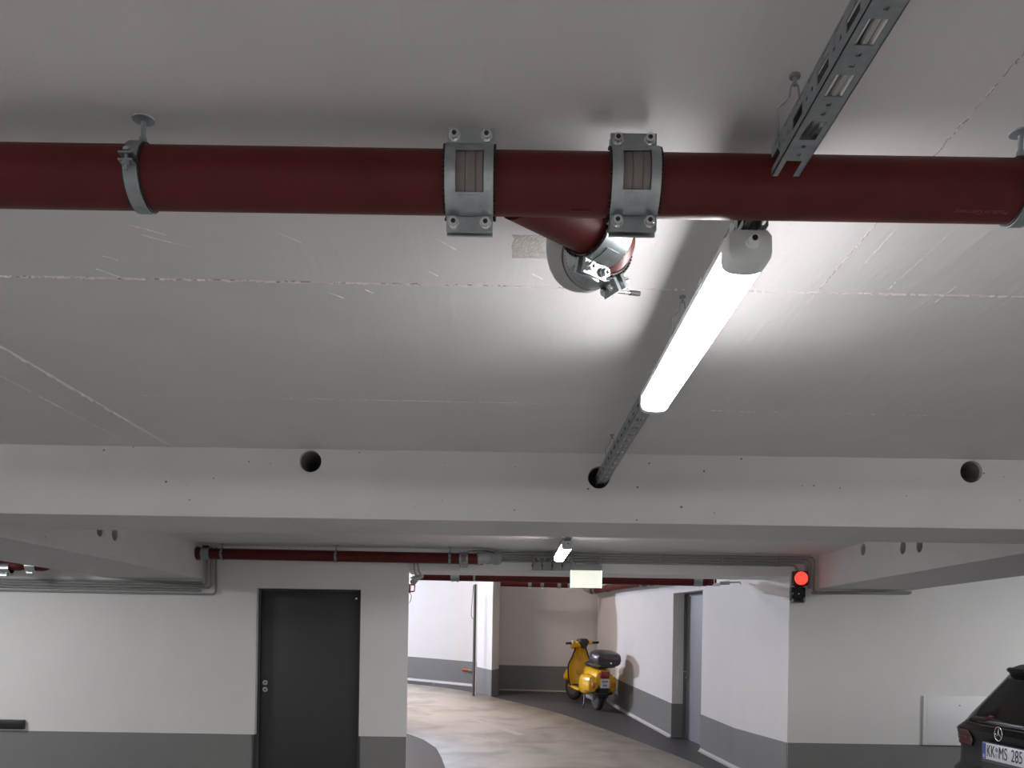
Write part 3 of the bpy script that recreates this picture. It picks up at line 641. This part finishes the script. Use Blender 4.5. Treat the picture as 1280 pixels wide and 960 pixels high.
for x, k in ((-4.80, 0), (-4.56, 1)):
    tag(obj('pipe_elbow', MB().tube(arc_path([(x - .20, 9.1, H(.70)), (x - .02, 9.1, H(.675)), (x + .06, 9.15, H(.76))], .08), .05, 20), M_RED), ['red bend between bright clamps at the left picture edge', 'last red bend of the left edge pipe, by the girder'][k], 'pipe')
for i, (x, z) in enumerate(((-5.04, .69), (-4.955, .655), (-4.70, .685))):
    k = thing('pipe_coupling', ['first bright clamp ring of the left edge pipe', 'hanging bright clamp ring of the left edge pipe', 'bright clamp ring between the two left edge bends'][i], 'pipe coupling', (x, 9.1, H(z)), group='clamps of the left edge pipe')
    obj('band', MB().pipe((-.05, 0, 0), (.05, 0, 0), .066, .05, 28), M_CHROME, k); obj('screw', MB().cyl((-.04, -.03, .07), (.04, -.03, .07), .01, n=8).box(-.03, .03, -.06, -.01, -.078, -.064), M_CHROME, k)

def conduit(pts, r, label, group, m=M_COND, bend=.05):
    return tag(obj('conduit', MB().tube(arc_path(pts, bend), r, 10), m), label, 'conduit', group)
cy = WY - .02
lbl = ['topmost grey conduit on the left wall under the girder', 'second grey conduit from the top on the left wall', 'third grey conduit from the top on the left wall', 'fourth grey conduit from the top on the left wall', 'lowest grey conduit on the left wall under the girder']
for i, h in enumerate((.572, .546, .520, .492, .456)):
    if i in (1, 2, 4):
        x = {1: -3.085, 2: -3.035, 4: -2.985}[i]
        conduit([(-8.8, cy, H(h + .012)), (x, cy, H(h - .01)), (x, cy, H(.78)), (x, cy - .0, H(.93))], .0125, lbl[i] + ', turning up behind the far pipe', 'conduits on the left wall')
    else: conduit([(-8.8, cy, H(h + .012)), (-3.14, cy, H(h - .01))], .0125, lbl[i], 'conduits on the left wall')
lbl = ['topmost', 'second', 'third', 'lowest']
for i, h in enumerate((.918, .890, .862, .834)):
    if i == 0: pts = [(-.12, cy, H(h)), (3.14, cy, H(h)), (3.14, cy, H(.56)), (4.14, cy, H(.575))]
    elif i == 1: pts = [(-.12, cy, H(h)), (3.10, cy, H(h)), (3.10, cy, H(.60))]
    elif i == 2: pts = [(-.12, cy, H(h)), (3.06, cy, H(h)), (3.06, cy, H(.76))]
    else: pts = [(-.12, cy, H(h)), (.26, cy, H(h))]
    conduit(pts, .0125, lbl[i] + ' grey conduit on the white lintel', 'conduits on the lintel')
conduit([(.66, cy, H(.834)), (2.95, cy, H(.834)), (2.98, cy, H(.75))], .0125, 'lowest grey conduit on the lintel leading to the red signal', 'conduits on the lintel')
conduit([(3.12, cy, H(.555)), (4.12, cy, H(.565))], .0125, 'grey conduit under the right girder', 'conduits on the right wall')
for j, x in enumerate((.3, .95, 1.6, 2.2, 2.75)):
    k = thing('conduit_clip', ['leftmost', 'second', 'middle', 'fourth', 'rightmost'][j] + ' dark clip holding the lintel conduits', 'clip', (x, cy, H(.83)), group='conduit clips')
    obj('strap', MB().box(-.010, .010, -.0135, .02, -.010, .101), M_COND, k)
# junction boxes with looped cables
for i in range(4):
    x = .25 + .103 * i; j = thing('junction_box', ['leftmost', 'second', 'third', 'rightmost'][i] + ' grey junction box in the row below the far luminaire', 'junction box', (x + .05, WY, H(.742)), group='junction boxes on the lintel')
    obj('body', MB().bbox(-.05, .05, -.07, 0, 0, .085, .006), M_BOX, j); obj('lid', MB().bbox(-.046, .046, -.078, -.07, .004, .081, .003), M_BOX, j)
    obj('lid_screw', MB().cyl((-.05, -.075, .045), (-.05, -.082, .045), .008, n=8), M_BLACK, j)
for i in range(7):
    x = .27 + i * .058; r = .04 + .012 * (i % 3); pts = [(x, WY - .04, H(.825)), (x - r * .3, WY - .06, H(.85)), (x + r * .3, WY - .07, H(.885)), (x + r, WY - .06, H(.87)), (x + r * 1.1, WY - .04, H(.825))]
    tag(obj('cable', MB().tube(arc_path(pts, .04), .006, 6), M_CAB), ['first', 'second', 'third', 'fourth', 'fifth', 'sixth', 'last'][i] + ' looped cable above the junction boxes, from the left', 'cable', 'looped cables above the boxes')
# exit sign
s = thing('exit_sign', 'glowing white exit sign panel hanging below the lintel', 'exit sign', (.781, 9.13, H(.553)))
obj('housing', MB().bbox(-.155, .155, -.03, .03, .172, .232, .005), M_BOX, s)
obj('panel', MB().bbox(-.152, .152, -.012, .012, 0, .172, .003), mat('sign_panel', (.9, .9, .85), .3, emit=.46, ecol=(1, 1, .86)), s, 'glowing panel')
obj('panel_edge', MB().box(-.156, -.152, -.013, .013, 0, .174).box(.152, .156, -.013, .013, 0, .174), mat('green_edge', (.6, .85, .7), .3, emit=1.2, ecol=(.6, 1, .8)), s, 'greenish light edge')
obj('bracket', MB().tube(arc_path([(-.12, 0, .232), (-.1, 0, .25), (.08, .05, .245), (.13, .1, .27), (.13, .3, .27)], .03), .006, 6).box(.05, .13, -.015, .3, .232, .242), M_COND, s)
# traffic light
t = thing('signal_light', 'red signal lamp above a black camera box on the corner beside the ramp', 'traffic light', (2.98, WY, H(.46)))
obj('red_housing', MB().bbox(-.065, .085, -.075, 0, .165, .315, .012), mat('signal_housing', (.05, .012, .012), .5), t)
obj('red_lens', MB().tube([(.012, -.075, .24), (.012, -.085, .24), (.012, -.105, .24), (.012, -.116, .24)], .06, 28, True, [.066, .068, .058, .03]), mat('red_lens', (.9, .05, .03), .25, emit=1.3, ecol=(1, .045, .03)), t, 'glowing red lens')
obj('black_housing', MB().bbox(-.085, .065, -.07, 0, .0, .15, .014), M_BLACK, t)
obj('black_lens', MB().tube([(-.012, -.07, .08), (-.012, -.09, .08), (-.012, -.085, .08), (-.012, -.08, .08)], .05, 24, True, [.062, .06, .05, .03]), mat('dark_glass', (.006, .006, .007), .08), t)
obj('lens_pip', MB().ell((-.012, -.088, .08), (.008, .004, .008), 10, 6), M_CHROME, t)
obj('bracket', MB().tube(arc_path([(-.08, -.03, .02), (-.085, -.05, -.008), (.06, -.05, -.008), (.065, -.03, .02)], .02), .005, 6).box(-.08, -.06, -.074, -.06, .0, .03).box(.045, .063, -.074, -.06, .005, .04), M_GALV, t)
obj('bracket_plate', MB().box(-.03, .05, -.02, 0, .148, .168), M_BLACK, t)
# odds and ends at the left wall end
tag(obj('hose', MB().tube(arc_path([(-.955, 9.38, H(.80)), (-.95, 9.40, H(.70)), (-.93, 9.42, H(.66)), (-.99, 9.42, H(.645))], .04), .009, 8), M_COND), 'left of the two dark hoses dropping from the far pipe', 'hose', 'dark hoses at the wall end')
tag(obj('hose', MB().tube(arc_path([(-.92, 9.38, H(.80)), (-.905, 9.40, H(.71)), (-.88, 9.42, H(.675)), (-.93, 9.42, H(.655)), (-.97, 9.42, H(.66))], .04), .009, 8), M_COND), 'right of the two dark hoses dropping from the far pipe', 'hose', 'dark hoses at the wall end')
tag(obj('pipe_elbow', MB().tube(arc_path([(-.98, 10.5, H(.75)), (-1.03, 10.45, H(.72)), (-1.06, 10.35, H(.66))], .05), .035, 20), M_STUB), 'grey bend of the lintel pipe at the left wall end', 'pipe')
r = thing('pull_switch', 'small red pull switch at the end of the left wall', 'switch', (-1.01, 9.6, H(.47)))
obj('switch_body', MB().bbox(-.03, .0, -.05, .03, .03, .12, .006), mat('signal_red', (.45, .02, .02), .4), r)
obj('switch_guard', MB().tube(arc_path([(-.01, 0, .115), (.045, 0, .115), (.04, 0, .045), (-.01, 0, .045)], .015), .007, 8), mat('signal_red', (.45, .02, .02)), r)
obj('switch_cord', MB().tube([(.0, 0, .03), (.012, 0, .0), (.005, 0, -.05), (-.03, 0, -.09)], .004, 6), M_COND, r)
# gate rail in front of the column
g = thing('gate_rail', 'slim vertical gate rail left of the ramp column', 'rail', (-.565, 16.3, floor_z(16.3)))
obj('black_rail', at(g, MB().box(-.563, -.545, 16.25, 16.33, floor_z(16.3), H(1.02))), M_BLACK, g)
obj('white_rail', at(g, MB().box(-.545, -.528, 16.25, 16.35, floor_z(16.3), H(1.02))), M_WHITE, g); obj('grey_rail', at(g, MB().box(-.592, -.566, 16.27, 16.33, floor_z(16.3), H(1.02))), M_GALVD, g)
obj('cable_loop', at(g, MB().tube(arc_path([(-.60, 16.26, H(1.0)), (-.625, 16.26, H(.6)), (-.63, 16.25, H(.46)), (-.60, 16.25, H(.40)), (-.575, 16.26, H(.44)), (-.575, 16.26, H(.7))], .03), .007, 6)), M_COND, g)
tp = thing('wall_valve', 'small copper red valve on the grey plinth left of the column', 'valve', (-.78, 17.6, H(-.54)))
obj('valve_body', MB().cyl((-.05, -.03, 0), (.06, -.05, 0), .03, n=14), mat('copper_red', (.45, .10, .04), .35, .4), tp); obj('valve_outlet', MB().cyl((.05, -.05, 0), (.13, -.06, -.01), .022, n=12), M_STUB, tp)
obj('valve_stem', MB().cyl((.0, .12, 0), (.0, -.03, 0), .012, n=10), M_STUB, tp)
fb = thing('floor_anchor', 'tiny bolt on the dark floor beside the curved lane', 'bolt', (-1.38, 17.62, floor_z(17.62)))
obj('plate', MB().cyl((0, 0, 0), (0, 0, .01), .03, n=12), M_STUB, fb); obj('bolt_head', MB().cyl((0, 0, .01), (0, 0, .05), .012, n=6), M_CHROME, fb)
# wall fittings
wb = thing('wall_bumper', 'black rubber bumper strip on the wall at the left edge', 'bumper', (-5.5, WY, H(-.965)))
obj('strip', MB().bbox(-.6, .575, -.05, 0, 0, .095, .006), M_BLACK, wb); 
for x in (-.4, .0, .4): obj('screw', MB().cyl((x, -.052, .047), (x, -.046, .047), .01, n=8), M_RUB, wb)
ap = thing('access_panel', 'flat white access panel low on the wall behind the black car', 'wall panel', (4.95, WY - .006, H(-.985)))
obj('panel', MB().bbox(-.665, .665, -.02, 0, .0, .505, .005), M_WHITE, ap); obj('front_board', MB().bbox(-.63, .63, -.024, -.02, .02, .475, .002), M_WHITE, ap)
obj('lock', MB().cyl((-.30, -.027, .41), (-.30, -.023, .41), .009, n=10), M_STUB, ap)

# ================================================================== THE BLACK CAR (rear towards -x)
M_CAR = mat('black_car_paint', (.004, .004, .0045), .3, coat=.05, spec=.14)
M_GLASS = mat('tinted_glass', (.006, .0065, .0065), .08, spec=.35)
M_TAIL = mat('tail_lens', (.06, .008, .011), .2, coat=.2)
car = thing('car', 'black hatchback parked at the right edge, rear plate KK MS 285', 'car', (3.19, 5.94, 0))
import bisect
def lerp_tab(tab, z):
    zs = [r[0] for r in tab]
    if z <= zs[0]: return tab[0][1:]
    if z >= zs[-1]: return tab[-1][1:]
    i = bisect.bisect_right(zs, z) - 1; a, b = tab[i], tab[i + 1]; t = (z - a[0]) / (b[0] - a[0])
    return tuple(p + (q - p) * t for p, q in zip(a[1:], b[1:]))
# z: rear x, front x, half width, corner radius rear, corner radius front
TAB = [(.17, .16, 4.20, .80, .30, .45), (.24, .06, 4.30, .87, .30, .5), (.40, .0, 4.37, .895, .28, .55), (.56, -.01, 4.36, .90, .28, .55), (.66, .01, 4.33, .90, .28, .55), (.70, .05, 4.28, .90, .28, .5),
       (.80, .06, 4.12, .90, .26, .5), (.90, .05, 3.75, .895, .24, .5), (.945, .03, 3.30, .885, .24, .4), (.985, .07, 3.05, .86, .25, .3), (1.05, .12, 2.90, .845, .24, .3), (1.20, .24, 2.62, .79, .22, .3),
       (1.33, .34, 2.36, .735, .20, .3), (1.365, .315, 2.22, .71, .18, .3), (1.40, .38, 2.10, .67, .22, .3), (1.425, .70, 1.90, .55, .25, .3), (1.435, 1.1, 1.7, .30, .2, .2)]
NO = 72
def outline(z):
    x0, x1, hw, r0, r1 = lerp_tab(TAB, z); pts = []
    def corner(cx, cy, r, a0, a1, n): return [(cx + r * math.cos(a0 + (a1 - a0) * k / n), cy + r * math.sin(a0 + (a1 - a0) * k / n)) for k in range(n + 1)]
    r0 = min(r0, hw * .9); r1 = min(r1, hw * .9)
    ex = .09                                                           # the rear face bows out a little
    rear = [(x0 - 0 + ex * (y / hw) ** 2 * .9, y) for y in [(hw - r0) * (1 - 2 * k / 16) for k in range(17)]]   # +y (left) to -y
    bx = ex * ((hw - r0) / hw) ** 2 * .9
    rr = corner(x0 + bx + r0, -(hw - r0), r0, math.pi, 1.5 * math.pi, 9)[1:]
    side = [(x0 + bx + r0 + (x1 - r1 - x0 - bx - r0) * k / 10, -hw) for k in range(1, 10)]
    fr_ = corner(x1 - r1, -(hw - r1), r1, 1.5 * math.pi, 2 * math.pi, 8)
    right = rr + side + fr_
    front = [(x1, -(hw - r1) + 2 * (hw - r1) * k / 6) for k in range(1, 6)]
    left = [(p[0], -p[1]) for p in right[::-1]]
    return rear + right + front + left
zs = sorted(set([r[0] for r in TAB] + [.30, .48, .62, .75, .85, 1.10, 1.15, 1.26]))
obj('body', MB().loft([[(x, y, z) for x, y in outline(z)] for z in zs]), M_CAR, car, smooth=28)
def patch_(i0, i1, z0, z1, nz, offs, shrink=None):
    """sheet following the body between outline indices, lifted outwards, with rim"""
    mb = MB(); S = []
    for k in range(nz + 1):
        z = z0 + (z1 - z0) * k / nz; O = outline(z); n = len(O); row = []
        a, b = (i0, i1) if shrink is None else shrink(k / nz)
        m = 18
        for j in range(m + 1):
            f = a + (b - a) * j / m; i = math.floor(f); t = f - i; p = Vector(O[i % n]).lerp(Vector(O[(i + 1) % n]), t)
            q = Vector(O[(i + 1) % n]) - Vector(O[i % n]); nrm = Vector((q.y, -q.x)).normalized() if q.length > 1e-6 else Vector((-1, 0))
            c = Vector(((lerp_tab(TAB, z)[0] + lerp_tab(TAB, z)[1]) / 2, 0))
            if nrm.dot(p - c) < 0: nrm = -nrm
            row.append((p + nrm * offs, z + offs * .5))
        S.append([(p.x, p.y, zz) for p, zz in row])
    V = [p for r_ in S for p in r_]; m = len(S[0]); F = [(i * m + j, i * m + j + 1, (i + 1) * m + j + 1, (i + 1) * m + j) for i in range(nz) for j in range(m - 1)]
    return mb.add(V, F)
def solid(o, th): md = o.modifiers.new('t', 'SOLIDIFY'); md.thickness = th; md.offset = 0; return o
NL = len(outline(1.1))
solid(obj('rear_window', patch_(-1.5, 17.5, .995, 1.325, 8, .004), M_GLASS, car), .004)
solid(obj('side_window', patch_(23, 33, 1.0, 1.31, 6, .004), M_GLASS, car), .004); solid(obj('side_window', patch_(NL - 17, NL - 7, 1.0, 1.31, 6, .004), M_GLASS, car), .004)
solid(obj('windscreen', patch_(41, 49, 1.0, 1.32, 6, .004), M_GLASS, car), .004)
tl = solid(obj('tail_light', patch_(-5.5, 2.2, .825, .935, 6, .006, lambda t: (-5.5 + .6 * t, 2.4 - 1.2 * abs(t - .4))), M_TAIL, car), .008); solid(obj('tail_light', patch_(13.8, 21.5, .825, .935, 6, .006), M_TAIL, car), .008)
solid(obj('light_strip', patch_(-4.8, 1.2, .86, .885, 3, .011), mat('tail_bright', (.10, .018, .022), .2), tl), .003)
solid(obj('roof_spoiler', patch_(-1.5, 17.5, 1.345, 1.372, 3, .008), M_CAR, car), .012)
solid(obj('tailgate_gap', patch_(-1.5, 17.5, .982, .988, 2, .003), M_BLACK, car), .003)
solid(obj('chrome_strip', patch_(-1.2, .9, .928, .933, 2, .006), M_CHROME, car), .004)
solid(obj('bumper_trim', patch_(-3, 19, .50, .56, 3, .012), M_BLACK, car), .01)
# rear plate
pl = obj('number_plate', MB().bbox(.030, .042, -.26, .26, .770, .880, .003), mat('plate_white', (.72, .73, .74), .35), car, 'white number plate KK MS 285')
obj('plate_blue', MB().box(.0285, .031, .218, .258, .773, .877), mat('plate_blue', (.01, .05, .30), .4), pl, 'blue country strip')
obj('plate_frame', MB().box(.028, .044, -.268, .268, .752, .770).box(.028, .044, -.268, .268, .880, .886).box(.028, .044, .26, .268, .752, .886).box(.028, .044, -.268, -.26, .752, .886), M_BLACK, pl)
def plate_text(body, size, yc, zc, sx, m, x=.0285, sy=1):
    V, F = text_mesh(body, size); mb = MB(); mb.v = [(x - t_, yc - v.x * sx, zc + v.y * sy) for t_ in (0, .001) for v in V]; n = len(V)
    mb.f = [tuple(f) for f in F] + [tuple(i + n for i in f) for f in F]; return obj('lettering', mb, m, pl, smooth=0)
M_INK = mat('plate_ink', (.01, .01, .011), .5)
plate_text('KK', .112, .153, .825, .72, M_INK); plate_text('MS', .112, .005, .825, .78, M_INK); plate_text('285', .112, -.158, .825, .80, M_INK)
plate_text('D', .03, .238, .79, 1, mat('plate_white', (.72, .73, .74)), x=.0280)
obj('seal', MB().cyl((.0285, .083, .845), (.031, .083, .845), .016, n=16), mat('seal_green', (.16, .24, .25), .5), pl); obj('seal', MB().cyl((.0285, .083, .806), (.031, .083, .806), .019, n=18), mat('seal_silver', (.45, .47, .48), .4), pl)
# three-pointed star in a ring
em = MB(); cx_, cz_ = .014, .955
ring = [(cx_, .035 + .045 * math.cos(2 * math.pi * k / 28), cz_ + .045 * math.sin(2 * math.pi * k / 28)) for k in range(29)]
em.tube(ring, .0035, 8, False)
for k in range(3):
    a = math.pi / 2 + 2 * math.pi * k / 3; tip = (cx_, .035 + .043 * math.cos(a), cz_ + .043 * math.sin(a)); w_ = .008
    p1 = (cx_, .035 + w_ * math.cos(a + 1.05), cz_ + w_ * math.sin(a + 1.05)); p2 = (cx_, .035 + w_ * math.cos(a - 1.05), cz_ + w_ * math.sin(a - 1.05))
    em.add([tip, p1, p2, (cx_ - .006, .035, cz_), (cx_ + .003, .035, cz_)], [(0, 1, 3), (0, 3, 2), (0, 4, 1), (0, 2, 4), (1, 4, 3), (2, 3, 4)])
obj('emblem', em, M_CHROME, car, 'chrome three-pointed star in a ring')
wp = obj('rear_wiper', MB().tube([(.10, -.02, 1.0), (.115, .10, 1.03), (.13, .36, 1.045)], .009, 8).box(.08, .12, -.05, .03, .985, 1.01), M_BLACK, car)
for sx_, nm in ((.72, 'rear'), (3.42, 'front')):
    for sy_ in (-1, 1):
        wx = MB().tube([(sx_, sy_ * .70, .315), (sx_, sy_ * .715, .315), (sx_, sy_ * .89, .315), (sx_, sy_ * .905, .315)], .315, 36, True, [.295, .315, .315, .295])
        wh = obj('wheel', wx, M_RUB, car); obj('rim', MB().tube([(sx_, sy_ * .86, .315), (sx_, sy_ * .912, .315)], .21, 24), M_GALV, wh)
        ar = [(sx_ + .36 * math.cos(math.pi * k / 14), sy_ * .895, .315 + .36 * math.sin(math.pi * k / 14)) for k in range(15)]
        obj('arch_trim', MB().tube(ar, .02, 8), M_BLACK, car)
for sy_ in (-1, 1): obj('door_mirror', MB().ell((2.75, sy_ * .95, 1.02), (.07, .11, .07)), M_CAR, car)

# ================================================================== THE YELLOW SCOOTER (local +x = forwards)
M_YEL = mat('yellow_lacquer', (.84, .50, .006), .25, coat=.6)
M_CASE = mat('top_case_grey', (.045, .047, .055), .3)
slope = math.atan(.086); HD = math.radians(14)
sco = thing('scooter', 'yellow motor scooter with black top case parked in the ramp corner', 'scooter', (1.49, 14.93, floor_z(14.93)), (0, -slope * math.cos(HD), math.radians(90) + HD))
def se(cx, ry, rz, cy_, cz_, p=2.6, n=24):
    out = []
    for k in range(n):
        a = 2 * math.pi * k / n; c, s = math.cos(a), math.sin(a)
        out.append((cx, cy_ + ry * math.copysign(abs(c) ** (2 / p), c), cz_ + rz * math.copysign(abs(s) ** (2 / p), s)))
    return out
def sloft(st, n=24): return MB().loft([se(x, ry, rz, y, z, p, n) for x, y, z, ry, rz, p in st])
def wheel(x, z=.215, w_=.047, R=.215):
    n = 36; prof = [(-.03, .125), (-w_, .155), (-w_, .185), (-w_ * .6, .21), (0, R), (w_ * .6, .21), (w_, .185), (w_, .155), (.03, .125)]
    t = MB().loft([[(x + r_ * math.cos(2 * math.pi * k / n), y, z + r_ * math.sin(2 * math.pi * k / n)) for k in range(n)] for y, r_ in prof])
    return t, MB().loft([[(x + r_ * math.cos(2 * math.pi * k / n), y, z + r_ * math.sin(2 * math.pi * k / n)) for k in range(n)] for y, r_ in ((-.05, .05), (-.04, .128), (.04, .128), (.05, .05))])
TURN = Matrix.Translation((1.14, 0, 0)) @ Matrix.Rotation(math.radians(20), 4, 'Z') @ Matrix.Translation((-1.14, 0, 0))
for nm, x in (('rear_wheel', 0), ('front_wheel', 1.19)):
    t, r_ = wheel(x)
    if x > 1: t.xf(TURN); r_.xf(TURN)
    wo = obj(nm, t, M_RUB, sco); obj('rim', r_, mat('scooter_rim', (.09, .09, .09), .5), wo)
obj('rear_body', sloft([(-.27, 0, .56, .09, .06, 2.4), (-.25, 0, .54, .135, .12, 2.6), (-.12, 0, .52, .16, .17, 2.8), (.12, 0, .51, .165, .19, 3), (.34, 0, .50, .15, .20, 3), (.44, 0, .44, .12, .18, 3), (.47, 0, .42, .08, .12, 3)]), M_YEL, sco)
for s_ in (1, -1):
    cw = obj('side_cowl', sloft([(-.24, s_ * .13, .46, .045, .07, 2.4), (-.20, s_ * .16, .45, .075, .125, 2.6), (-.05, s_ * .185, .43, .10, .165, 2.8), (.14, s_ * .185, .42, .10, .165, 2.8), (.30, s_ * .16, .41, .075, .13, 2.6), (.37, s_ * .13, .40, .03, .07, 2.4)]), M_YEL, sco)
    obj('indicator', MB().bbox(-.272, -.215, s_ * .165 - .03, s_ * .165 + .03, .40, .48, .012), mat('amber_lens', (.65, .16, .02), .25), cw)
    obj('cowl_slot', MB().box(-.21, -.05, s_ * .262 - .002, s_ * .262 + .002, .335, .342), M_BLACK, cw)
tlp = obj('tail_light', MB().bbox(-.305, -.245, -.075, .075, .55, .665, .014), mat('scooter_tail', (.35, .01, .012), .2, coat=.4), sco)
obj('tail_hood', MB().bbox(-.30, -.24, -.08, .08, .663, .685, .006), M_YEL, tlp)
npl = obj('number_plate', MB().bbox(-.312, -.302, -.075, .075, .40, .545, .003), mat('plate_white', (.72, .73, .74)), sco)
obj('plate_mark', MB().box(-.3135, -.312, -.05, .05, .488, .522).box(-.3135, -.312, -.035, .035, .425, .462), mat('plate_dim', (.25, .30, .32), .5), npl)
obj('rear_mudguard', MB().loft([[(-.255, y, z) for y, z in ((-.085, .40), (.085, .40), (.075, .25), (-.075, .25))], [(-.285, y, z) for y, z in ((-.085, .41), (.085, .41), (.075, .26), (-.075, .26))]]), M_BLACK, sco)
obj('rear_bumper', MB().tube(arc_path([(-.12, .16, .31), (-.28, .13, .30), (-.28, -.13, .30), (-.12, -.16, .31)], .06), .016, 8), M_BLACK, sco)
obj('exhaust', MB().tube([(-.2, -.12, .20), (.15, -.11, .18)], .045, 16), M_STUB, sco)
obj('floorboard', MB().bbox(.42, 1.00, -.20, .20, .255, .295, .018), M_YEL, sco); obj('floor_mat', MB().box(.45, .98, -.15, .15, .295, .305), M_RUB, sco)
obj('frame_spine', MB().bbox(.40, .95, -.06, .06, .20, .26, .01), M_BLACK, sco)
# leg shield: curved sheet swept up from the floorboard
S = []
for k in range(13):
    t_ = k / 12; z = .26 + .66 * t_; x = .96 + .10 * t_ + .10 * math.sin(math.pi * t_) * .3; hw_ = .185 + .035 * math.sin(math.pi * min(1, t_ * 1.3)) - .09 * max(0, t_ - .6) / .4
    S.append([(x - .10 * (abs(v) ** 2.2), v * hw_, z) for v in [-1 + 2 * j / 14 for j in range(15)]])
ls = solid(obj('leg_shield', MB().loft(S, closed=False, caps=False), M_YEL, sco), .022)
rim = [S[k][0] for k in range(13)] + S[12][1:-1] + [S[k][14] for k in range(12, -1, -1)]
obj('shield_trim', MB().tube(rim, .014, 8), M_BLACK, ls)
obj('steering_column', MB().cyl((1.19, 0, .22), (1.015, 0, .93), .035, n=14), M_YEL, sco)
obj('glove_hook', MB().tube([(1.03, 0, .80), (.97, 0, .80), (.965, 0, .77)], .008, 8), M_CHROME, sco)
fd = obj('front_fender', sloft([(.98, 0, .42, .05, .03, 2.4), (1.04, 0, .42, .10, .09, 2.5), (1.16, 0, .40, .13, .12, 2.6), (1.30, 0, .37, .12, .12, 2.6), (1.40, 0, .33, .08, .08, 2.4), (1.43, 0, .31, .03, .03, 2.2)]).xf(Matrix.Translation((0, 0, .06)) @ TURN), M_YEL, sco)
# headset, bars turned to the left
hs = thing('headset', None, None, (1.0, 0, .95), (0, 0, math.radians(22))); hs.parent = sco
obj('headset_shell', MB().loft([se(x, ry, rz, 0, z, 2.6) for x, ry, rz, z in ((-.10, .05, .04, .05), (-.07, .11, .06, .05), (.0, .145, .075, .045), (.08, .11, .085, .03), (.15, .085, .085, .02), (.17, .08, .08, .02))]), M_YEL, hs)
obj('headlight', MB().tube([(.165, 0, .02), (.19, 0, .02), (.20, 0, .02)], .08, 20, True, [.085, .083, .05]), mat('headlight_glass', (.55, .57, .6), .1), hs)
obj('instrument', MB().loft([[(-.125, -.035, -.02), (-.125, .035, -.02), (-.06, .035, -.02), (-.06, -.035, -.02)], [(-.12, -.10, .085), (-.12, .10, .085), (-.02, .11, .095), (-.02, -.11, .095)], [(-.09, -.085, .13), (-.09, .085, .13), (-.01, .09, .135), (-.01, -.09, .135)]]), M_BLACK, hs)
for s_ in (1, -1):
    obj('handlebar', MB().cyl((0, s_ * .15, .05), (-.03, s_ * .24, .06), .028, n=12), M_YEL, hs)
    obj('grip', MB().cyl((-.03, s_ * .235, .06), (-.065, s_ * .36, .065), .019, n=12), M_RUB, hs)
    obj('lever', MB().tube([(.03, s_ * .22, .04), (.03, s_ * .30, .035), (-.01, s_ * .38, .04)], .007, 6), M_CHROME, hs)
obj('mirror_stalk', MB().tube([(.0, .12, .08), (-.02, .18, .10), (-.03, .20, .09)], .006, 8), M_BLACK, hs)
obj('mirror', MB().ell((-.035, .205, .075), (.02, .04, .055), 18, 10), M_STUB, hs)
obj('mirror_glass', MB().ell((-.045, .205, .075), (.012, .034, .048), 18, 10), M_CHROME, hs)
obj('seat', sloft([(-.16, 0, .73, .10, .03, 2.5), (-.12, 0, .735, .14, .05, 2.7), (.10, 0, .74, .155, .055, 2.8), (.30, 0, .725, .13, .05, 2.7), (.46, 0, .715, .09, .035, 2.4), (.50, 0, .71, .04, .02, 2.2)]), M_BLACK, sco)
obj('rack', MB().tube(arc_path([(.05, .10, .70), (-.14, .12, .73), (-.34, .12, .74), (-.34, -.12, .74), (-.14, -.12, .73), (.05, -.10, .70)], .04), .012, 8).box(-.36, -.06, -.14, .14, .735, .75), M_BLACK, sco)
tc_ = obj('top_case', sloft([(-.47, 0, .855, .15, .075, 3), (-.46, 0, .86, .19, .10, 3.2), (-.40, 0, .865, .215, .115, 3.4), (-.22, 0, .87, .225, .13, 3.4), (-.06, 0, .87, .20, .125, 3.2), (.0, 0, .865, .16, .10, 3), (.01, 0, .86, .12, .07, 3)]), M_CASE, sco, 'dark grey top case')
obj('reflector_strip', MB().bbox(-.476, -.462, -.15, .10, .885, .900, .003), mat('reflector_red', (.45, .01, .03), .3), tc_)
obj('case_seam', MB().tube([(x, y, .85) for x, y in ((-.02, .19), (-.22, .228), (-.41, .216), (-.47, .17), (-.47, -.17), (-.41, -.216), (-.22, -.228), (-.02, -.19))], .006, 6), M_BLACK, tc_)
obj('case_lock', MB().cyl((-.485, -.02, .815), (-.44, -.02, .815), .014, n=10), M_CHROME, tc_)
for s_ in (1, -1): obj('stand_leg', MB().tube(arc_path([(.36, s_ * .10, .24), (.28, s_ * .14, .03), (.22, s_ * .17, .01)], .04), .012, 8), M_BLACK, sco)
obj('engine_block', MB().bbox(-.02, .34, -.12, .10, .16, .36, .02), M_STUB, sco)
